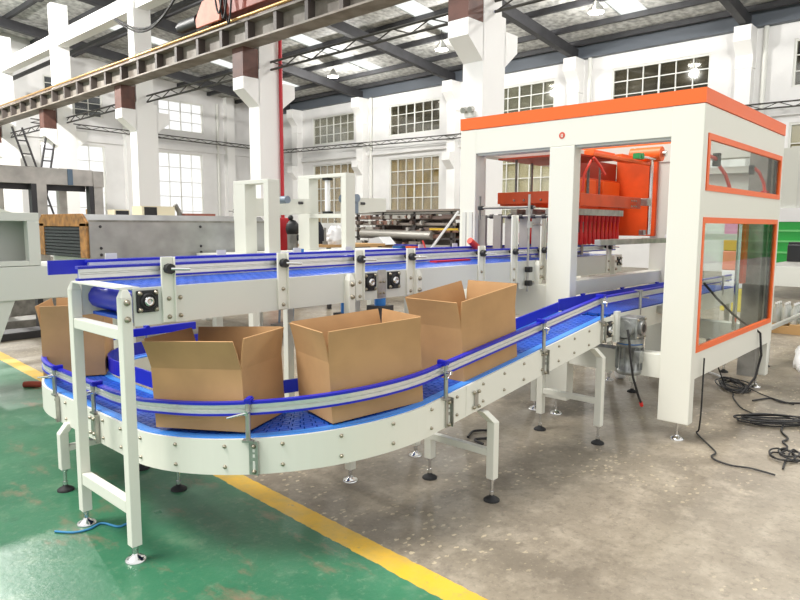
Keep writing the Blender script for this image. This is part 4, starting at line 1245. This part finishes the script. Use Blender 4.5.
m.prism([(6.54, 1.72), (7.35, 1.76), (7.35, 1.96), (6.54, 1.95)], 'y', 7.02, 7.07)
m.build('beam_plate', CREAM2, pb)
for x, yy in ((6.1, 7.60), (6.8, 7.015)): MB().cyl((x, yy, 1.87), (x + 0.08, yy, 1.87), 0.02, n=6).build('latch', DARKST, pb)
ob = thing('outfeed_table', 'cream perforated table rail between the portal frames behind the tall conveyor', 'table', (6.0, 7.4, 0))
box(4.6, 8.0, 6.75, 7.9, 1.02, 1.17).build('table_body', CREAM2, ob)
hs = MB()
for i in range(14): hs.box(6.66 + i * 0.09, 6.70 + i * 0.09, 6.748, 6.751, 1.11, 1.14)
hs.build('slots', DARKST, ob)
for x in (4.75, 7.7):
    for y in (6.85, 7.7): box(x, x + 0.1, y, y + 0.1, 0, 1.02).build('leg', CREAM2, ob)
tag(box(5.55, 5.62, 6.9, 7.05, 1.17, 1.23).build('blue_block', BLUEM), 'small blue block on the cream table beside the red cabinet', 'block')

# things between and behind the portals
tag(box(7.45, 7.75, 9.9, 10.2, 0, 1.68).build('red_cabinet', mat('red_cabinet_paint', (200, 36, 46), 0.45), None, 0.01), 'tall red cabinet glimpsed between the two portal frames', 'cabinet')
o = thing('black_machine_head', 'black machine head on a grey stand between the two portal frames', 'machine', (7.75, 9.6, 0))
MB().sphere((7.62, 9.68, 1.48), 0.13, 12, (1, 1, 1.3)).sphere((7.58, 9.68, 1.68), 0.05, 10).cyl((7.66, 9.63, 1.35), (7.70, 9.58, 1.28), 0.05, n=10).build('machine_head', BLACK, o)
MB().cyl((7.62, 9.68, 0), (7.62, 9.68, 1.38), 0.10, n=16).build('stand', DULL, o)
tb_ = thing('work_table', 'wooden topped work table behind the taller portal frame', 'table', (8.3, 9.4, 0))
box(7.9, 9.4, 9.0, 9.9, 1.14, 1.19).build('table_top', WOOD, tb_)
for x in (7.95, 9.3):
    for y in (9.05, 9.8): box(x, x + 0.06, y, y + 0.06, 0, 1.14).build('leg', DARKST, tb_)
m = MB(); m.rev([(0.16, 0), (0.15, 0.1), (0.11, 0.3), (0.05, 0.42)], (8.18, 9.62, 1.19), 12); tag(m.build('dark_cloth', DCLOTH), 'dark cloth heaped upright on the table behind the portal post', 'cloth')
m = MB(); m.rev([(0.15 * (1 + 0.18 * math.sin(7 * h)) * math.sqrt(max(0.05, 1 - (h / 0.37) ** 2)), h) for h in [i * 0.35 / 12 for i in range(13)]], (8.25, 9.2, 1.19), 20)
rgb_ = random.Random(2)
m.v = [(v[0] + rgb_.uniform(-.022, .022), v[1] + rgb_.uniform(-.022, .022), max(1.192, v[2] + rgb_.uniform(-.015, .015))) for v in m.v]; tag(m.build('white_bag', PWHITE), 'crumpled white bag standing on the wooden table seen through the taller portal', 'bag')
tag(MB().sphere((8.6, 9.3, 1.47), 0.07, 10).build('orange_ball', ORANGE), 'small orange round cap on a dark canister beside the white bag', 'cap')
tag(MB().cyl((8.6, 9.3, 1.19), (8.6, 9.3, 1.405), 0.10, n=12).build('canister', DCLOTH), 'dark canister standing on the wooden table right of the white bag', 'canister')
tag(MB().cyl((8.0, 9.2, 1.19), (8.0, 9.2, 1.25), 0.05, n=12).cyl((8.0, 9.2, 1.25), (8.0, 9.2, 1.5), 0.02, n=8).build('small_tool', DULL), 'upright thin grey tool between the dark cloth and the white bag', 'tool')

# ------------------------------------------------------------------ rack of machine frames in the middle distance
rk = thing('conveyor_stack', 'long stack of old steel conveyor frames and pipes below the amber windows', 'stacked frames', (13.0, 11.2, 0))
rng = random.Random(3)
cols = [DULL, DARKST, STEEL, RUSTB, RAWST, DULL, CREAM2]
PALET = [mat('stack_metal_a', (150, 140, 130), 0.5, 0.3), mat('stack_metal_b', (110, 92, 84), 0.6), mat('stack_metal_c', (186, 182, 174), 0.45, 0.4), mat('stack_metal_d', (84, 78, 76), 0.5, 0.3), mat('stack_metal_e', (150, 112, 96), 0.6)]
YA, YB = 9.55, 13.3
for lv, z in enumerate((1.0, 1.2, 1.38, 1.55, 1.70, 1.84)):
    for x in (12.6, 13.3):
        a = rng.uniform(-0.25, 0.25)
        box(x, x + 0.06, YA + abs(a), YB - abs(a) * 0.7, z, z + rng.uniform(0.04, 0.09)).build('long_rail', PALET[(lv + int(x)) % 5], rk)
for i in range(64):
    z = rng.choice((1.09, 1.28, 1.45, 1.62, 1.77)); y = rng.uniform(YA + 0.2, YB - 0.2)
    m = MB(); r = rng.uniform(0.02, 0.06)
    if i % 3: m.cyl((12.5, y, z), (13.45, y + rng.uniform(-.1, .1), z), r, n=10)
    else: m.obox((12.62, y, z), (0.1, rng.uniform(0.1, 0.5), 0.10), (0, 0, rng.uniform(-0.1, 0.1)))
    m.build('cross_piece', rng.choice(PALET), rk)
MB().cyl((12.55, 10.4, 1.30), (12.55, 12.9, 1.34), 0.11, n=14).build('long_pipe', PALET[2], rk)
box(12.5, 13.5, 9.6, 13.1, 1.90, 1.95).build('cover_board', PALET[0], rk)
for y in (9.8, 11.0, 12.1, 13.1):
    for x in (12.6, 13.35): box(x, x + 0.07, y, y + 0.07, 0, 1.9).build('stand_post', PALET[3], rk)
m = MB(); m.box(12.4, 13.4, 9.6, 13.2, 0.55, 0.98); m.build('under_box', PALET[3], rk)
box(13.46, 13.5, 9.6, 13.2, 0.98, 1.62).build('old_panel', PALET[1], rk); box(13.2, 13.24, 10.2, 12.0, 1.05, 1.8).build('old_panel', PALET[0], rk)
tag(MB().cyl((11.6, 9.78, 0.872), (12.3, 9.4, 1.88), 0.03, n=8).build('white_pole', PWHITE), 'thin white pole leaning before the stack of conveyor frames', 'pole')
MB().obox((12.47, 9.98, 1.46), (0.05, 0.85, 0.05)).build('yellow_bar', YELLOW, rk)
tag(MB().obox((11.25, 10.07, 1.097), (0.12, 0.7, 0.03)).build('blue_sheet', BLUE), 'blue strip lying across the orange box and the blue bin', 'sheet')
lb = thing('low_bench', 'low grey bench before the stacked conveyor frames with small goods on it', 'bench', (11.3, 10.6, 0))
box(10.9, 11.7, 9.3, 12.2, 0.82, 0.87).build('bench_top', DULL, lb)
for x in (10.95, 11.6):
    for y in (9.4, 12.1): box(x, x + 0.06, y, y + 0.06, 0, 0.82).build('leg', DARKST, lb)
m = MB(); m.prism([(10.55, 1.1), (11.15, 1.1), (11.0, 1.24), (10.75, 1.28)], 'x', 11.0, 11.4); tag(m.build('white_film_cover', PWHITE), 'white plastic cover on a carton at the low bench', 'cover')
tag(box(11.02, 11.38, 10.65, 11.05, 0.87, 1.1).build('brown_carton', CARD), 'brown carton under the white cover on the low bench', 'carton')
bo = MB().rev([(0.06, 0), (0.06, 0.14), (0.025, 0.2), (0.025, 0.26)], (11.1, 11.75, 0.87), 12)
tag(bo.build('spray_bottle', mat('pale_blue_bottle', (150, 190, 225), 0.3)), 'small pale blue bottle on the low bench left of the white cover', 'bottle')
tag(box(11.1, 11.4, 10.15, 10.4, 0.87, 1.07).build('blue_bin', BLUEM), 'blue bin on the low bench right of the white cover', 'bin')
tag(box(11.1, 11.4, 9.75, 9.98, 0.87, 1.08).build('orange_box', ORANGE), 'orange box on the low bench beside the blue bin', 'box')
# under the tall conveyor, further back
for i, (x, y, z0, z1, r, l) in enumerate(((6.6, 7.1, 0.25, 0.75, 0.10, 'left'), (7.3, 7.1, 0.3, 0.7, 0.09, 'right'))):
    tag(MB().rev([(r, 0), (r, z1 - z0 - 0.06), (r * 0.7, z1 - z0)], (x, y, z0), 16).build('blue_motor', BLUEM), 'blue painted motor under the cream table, seen below the tall conveyor, %s one' % l, 'motor')
for i, (x, y) in enumerate(((6.6, 7.1), (7.3, 7.1))):
    tag(box(x - 0.15, x + 0.15, y - 0.15, y + 0.15, 0, (0.25, 0.3)[i]).build('motor_pedestal', DARKST), 'dark pedestal carrying the %s blue motor' % ('left', 'right')[i], 'pedestal')
tr = thing('trolley', 'grey hand trolley with black wheels standing beneath the cream table', 'trolley', (5.6, 7.3, 0))
for y in (7.15, 7.45): MB().cyl((5.6, y, 0.08), (5.65, y, 0.95), 0.016, n=8).build('frame_tube', GMOT, tr)
box(5.45, 5.95, 7.15, 7.45, 0.14, 0.17).build('platform', DULL, tr)
for x in (5.5, 5.9): MB().cyl((x, 7.2, 0.07), (x, 7.25, 0.07), 0.07, n=16).build('wheel', RUBBER, tr)

# ------------------------------------------------------------------ right background
tk = thing('green_truck', 'green truck bed with a pale roof cover parked beyond the packing machine', 'truck', (16.5, 1.0, 0))
m = MB(); m.box(16.0, 18.2, -3.0, 3.55, 0.75, 1.66)
m.build('cargo_side', TRUCK, tk)
for z in (0.98, 1.22, 1.45): box(15.97, 16.0, -3.0, 3.55, z, z + 0.04).build('side_rib', mat('truck_rib', (120, 214, 130), 0.4), tk)
box(15.95, 18.2, -3.0, 3.6, 1.66, 1.95).build('tarpaulin', PWHITE, tk)
for y in (-2, 2.6): MB().cyl((16.0, y, 0.45), (16.35, y, 0.45), 0.45, n=24).build('wheel', RUBBER, tk)
box(16.1, 18.0, -2.9, 3.4, 0.55, 0.75).build('chassis', DARKST, tk)
box(16.02, 18.2, -3.0, 3.40, 1.951, 3.25).build('cargo_box', mat('pale_cargo_box', (204, 204, 197), 0.5), tk)
box(16.0, 16.02, 3.24, 3.56, 1.951, 3.22).build('cargo_box_edge', CREAM2, tk)
rt = thing('roller_table', 'grey roller table with blue side rail beyond the right edge of the packing machine', 'table', (9.0, 1.2, 0))
box(7.9, 10.4, 0.6, 1.95, 1.02, 1.12).build('table_top', DULL, rt)
box(7.9, 10.4, 1.951, 1.97, 0.93, 1.0).build('side_rail', BLUE, rt)
box(7.88, 7.90, 0.6, 1.95, 0.92, 1.13).build('end_plate', CREAM2, rt)
for x in (8.0, 10.2):
    for y in (0.7, 1.78):
        o = box(x, x + 0.06, y, y + 0.06, 0.05, 1.02).build('leg', CREAM2, rt); foot(o, x + 0.03, y + 0.03, 0.05)
box(8.06, 10.2, 1.79, 1.83, 0.40, 0.44).build('stretcher', CREAM2, rt)
MB().cyl((8.6, 1.99, 0.9), (8.6, 2.05, 0.9), 0.05, n=12).build('drive_pulley', BLACK, rt)
ca = thing('black_case', 'black equipment case with a carrying handle on the roller table before the green truck', 'case', (9.6, 1.9, 1.12))
box(9.3, 9.9, 1.55, 1.94, 1.12, 1.33).build('case_body', BLACK, ca, 0.01); box(9.35, 9.6, 1.7, 1.94, 1.33, 1.36).build('case_lid', RUBBER, ca)
MB().tube([(9.55, 1.80, 1.33), (9.55, 1.80, 1.40), (9.6, 1.76, 1.42), (9.65, 1.70, 1.40), (9.65, 1.68, 1.33)], 0.016, 8).build('handle', BLACK, ca)
pt_ = thing('low_pallet', 'low wooden pallet holding the clear bottles beyond the roller table', 'pallet', (11.0, 1.8, 0))
for y in (1.2, 1.6, 2.0, 2.3): box(10.7, 11.6, y, y + 0.14, 0.11, 0.14).build('deck_board', WOOD, pt_)
for x in (10.7, 11.1, 11.5): box(x, x + 0.09, 1.2, 2.44, 0, 0.11).build('runner', WOOD, pt_)
k = 0
for x in (10.8, 10.92, 11.04):
    for y in (2.34, 2.22, 2.10, 1.98, 1.86, 1.74):
        o = MB().rev([(0.046, 0), (0.05, 0.02), (0.046, 0.12), (0.05, 0.19), (0.02, 0.25), (0.016, 0.28)], (x, y, 0.14), 10).build('water_bottle', BOTTLE)
        tag(o, 'clear plastic water bottle standing in the pack on the low pallet at the right edge', 'bottle', 'clear bottles on the pallet')
        MB().cyl((x, y, 0.42), (x, y, 0.445), 0.017, n=10).build('bottle_cap', PWHITE, o)
        k += 1
m = MB().sphere((8.45, 1.30, 0.10), 0.48, 36, (1.25, 0.62, 0.46))
o = m.build('white_sack', PWHITE); tag(o, 'crumpled white plastic sack lying on the floor at the right edge', 'sack')
tx = bpy.data.textures.new('crumple', 'CLOUDS'); tx.noise_scale = 0.16; tx.noise_depth = 4
d = o.modifiers.new('crumple', 'DISPLACE'); d.texture = tx; d.strength = 0.16; d.mid_level = 0.5
for v in o.data.vertices: v.co.z = max(v.co.z, 0.012)

for (z0, z1, rgb, l) in ((0.0, 0.32, (206, 200, 190), 'grey white pack at the foot'), (0.32, 0.66, (232, 214, 96), 'yellow pack second from the floor'), (0.66, 0.92, (236, 236, 240), 'white pack in the middle'),
                       (0.92, 1.20, (230, 138, 110), 'salmon pack above the white one'), (1.20, 1.40, (214, 168, 70), 'amber pack above the salmon one'), (1.40, 1.66, (224, 150, 190), 'pink pack on top')):
    tag(box(10.2, 10.9, 2.62, 2.95, z0 + 0.002, z1).build('wrapped_pack', mat('pack_wrap', rgb, 0.4), None, 0.015), l + ' of the wrapped goods stack seen through the machine window', 'pack', 'stack of wrapped packs')
# ------------------------------------------------------------------ cables and small things on the floor
def smooth(pts, n=6):
    P = [Vector(p) for p in pts]; out = []
    for i in range(len(P) - 1):
        p0 = P[max(i - 1, 0)]; p1 = P[i]; p2 = P[i + 1]; p3 = P[min(i + 2, len(P) - 1)]
        for k in range(n):
            t = k / n
            out.append(0.5 * ((2 * p1) + (-p0 + p2) * t + (2 * p0 - 5 * p1 + 4 * p2 - p3) * t * t + (-p0 + 3 * p1 - 3 * p2 + p3) * t * t * t))
    out.append(P[-1]); return out
def cable(label, pts, r=0.006, m=CABLE):
    return tag(MB().tube(smooth(pts), r, 8).build('floor_cable', m), label, 'cable')
z = 0.012
cable('black cable dropping down the front leg of the packing machine and snaking over the floor',
      [(4.93, 1.508, 0.60), (4.92, 1.505, 0.36), (4.90, 1.50, 0.20), (4.94, 1.52, 0.06), (5.02, 1.56, z), (4.92, 1.50, z), (4.74, 1.37, z), (4.64, 1.31, z), (4.55, 1.31, z), (4.49, 1.26, z), (4.46, 1.16, z), (4.49, 1.05, z), (4.47, 0.91, z)])
cable('black cable running from under the packing machine to the coil on the floor',
      [(6.45, 1.85, 0.25), (6.55, 1.80, 0.05), (6.5, 1.72, z), (6.30, 1.66, z), (6.12, 1.58, z), (5.97, 1.50, z), (5.85, 1.38, z)])
def coil(label, cx, cy, rx, ry, turns, rot, seed, tail, r=0.006):
    rg = random.Random(seed); pts = []
    n = 14
    for t in range(turns):
        ax = rx * rg.uniform(0.6, 1.05); ay = ry * rg.uniform(0.6, 1.1); ox = rg.uniform(-.07, .07); oy = rg.uniform(-.05, .05)
        for i in range(n):
            a = 2 * PI * i / n
            x = ax * math.cos(a) + ox; y = ay * math.sin(a) + oy
            pts.append((cx + x * math.cos(rot) - y * math.sin(rot), cy + x * math.sin(rot) + y * math.cos(rot), z + 0.005 * t + rg.uniform(0, 0.006)))
    pts += tail
    return tag(MB().tube(smooth(pts, 4), r, 6).build('cable_coil', CABLE), label, 'cable')
coil('tangled black cable coil lying on the floor in front of the rear machine leg', 5.72, 1.18, 0.28, 0.13, 8, -0.9, 4, [(5.55, 0.98, z), (5.60, 0.85, z)])
coil('small black cable loops on the floor at the right edge, nearest to the camera', 4.93, 0.93, 0.12, 0.09, 4, 0.3, 8, [(4.78, 0.92, z), (4.62, 0.90, z)])
coil('black cable bundle piled on the floor under the rear side of the packing machine', 6.72, 1.78, 0.30, 0.12, 9, 0.5, 12, [(6.6, 1.5, z), (6.4, 1.2, z)])
cable('thin dark cable running from the big coil to the small loops at the right edge',
      [(5.72, 1.12, 0.03), (5.5, 1.10, z), (5.33, 1.02, z), (5.22, 1.03, z), (5.12, 0.98, z), (5.0, 0.99, z)], 0.007)
cable('dark cable leading off to the right behind the big coil', [(6.3, 1.5, z), (6.5, 1.4, z), (6.42, 1.28, z), (6.6, 1.05, z)], 0.008)
cable('black cable bundle end lying under the low conveyor behind its front legs', [(3.75, 2.75, z), (3.9, 2.80, z), (3.98, 2.70, z), (3.86, 2.62, z), (3.74, 2.68, z), (3.70, 2.58, z)], 0.009)
tag(MB().tube(smooth([(7.30, 2.16, 0.02), (7.25, 2.22, 0.02), (7.12, 2.05, 0.02), (6.98, 1.93, 0.02)]), 0.012, 6).build('bent_rod', PWHITE), 'short white bent rod on the floor under the packing machine', 'rod')
o = thing('tape_roll', 'clear roll of tape standing on the floor behind the conveyor legs', 'tape roll', (6.35, 2.75, 0.07))
MB().rev([(0.04, -0.03), (0.075, -0.03), (0.075, 0.03), (0.04, 0.03)], (6.35, 2.75, 0.075), 20, (0.7, -0.7, 0)).build('roll', PWHITE, o)
cr_ = MB().tube(smooth([(2.07, 6.75, 0.025), (2.12, 6.69, 0.03), (2.18, 6.64, 0.025)]), 0.03, 8)
tag(cr_.build('brown_rag', mat('brown_rag', (140, 62, 46), 0.9)), 'small red brown rag on the green floor at the left edge by the yellow line', 'rag')
tag(MB().tube(smooth([(1.14, 3.40, 0.006), (1.20, 3.32, 0.006), (1.27, 3.30, 0.006), (1.34, 3.32, 0.006), (1.38, 3.22, 0.006), (1.43, 3.22, 0.006)]), 0.006, 6).build('blue_string', mat('blue_string', (56, 130, 176), 0.7)), 'frayed blue plastic string on the green floor at the rear leg of the tall conveyor', 'string')

# ------------------------------------------------------------------ camera, world, lights, colour management
f, yaw, pitch, roll = 651.06, math.radians(42.4407), math.radians(6.5425), math.radians(0.23137)
F = Vector((math.cos(yaw) * math.cos(pitch), math.sin(yaw) * math.cos(pitch), -math.sin(pitch)))
r = F.cross(Vector((0, 0, 1))).normalized(); u = r.cross(F)
c, s_ = math.cos(roll), math.sin(roll)
r2 = r * c + u * s_; u2 = u * c - r * s_
cam = bpy.data.cameras.new('camera'); co = bpy.data.objects.new('camera', cam); COL.objects.link(co)
cam.sensor_width = 36; cam.lens = 36 * f / 800; cam.clip_end = 200
co.matrix_world = Matrix((r2, u2, -F)).transposed().to_4x4()
co.location = (0, 0, 1.55)
S.camera = co

w = bpy.data.worlds.new('sky'); S.world = w; w.use_nodes = True
bg = w.node_tree.nodes['Background']; bg.inputs['Color'].default_value = (1.0, 1.0, 1.0, 1); bg.inputs['Strength'].default_value = 0.95
sn = bpy.data.lights.new('daylight', 'SUN'); sn.energy = 2.9; sn.angle = math.radians(24); sn.color = (1, 0.97, 0.92)
for (x, y, z, e) in ((4.0, 19.0, 8.6, 2100), (4.2, 26.0, 8.6, 2100), (16.0, 2.6, 8.4, 700), (14.0, -1.0, 8.4, 700)):   # added fill lights without fixtures, outside the view, to brighten the far walls
    l = bpy.data.lights.new('hall_point_light', 'POINT'); l.energy = e; l.shadow_soft_size = 0.12; l.color = (1, 0.98, 0.94)
    lo = bpy.data.objects.new('hall_point_light', l); COL.objects.link(lo); lo.location = (x, y, z)
so = bpy.data.objects.new('daylight', sn); COL.objects.link(so)
so.rotation_euler = Vector((0.48, -0.32, -1.0)).to_track_quat('-Z', 'Y').to_euler()
S.view_settings.view_transform = 'Standard'; S.view_settings.look = 'None'; S.view_settings.gamma = 1; S.view_settings.exposure = 0.36
S.view_settings.use_curve_mapping = False
S.cycles.use_denoising = True
S.cycles.max_bounces = 8; S.cycles.diffuse_bounces = 4; S.cycles.glossy_bounces = 4; S.cycles.transparent_max_bounces = 12
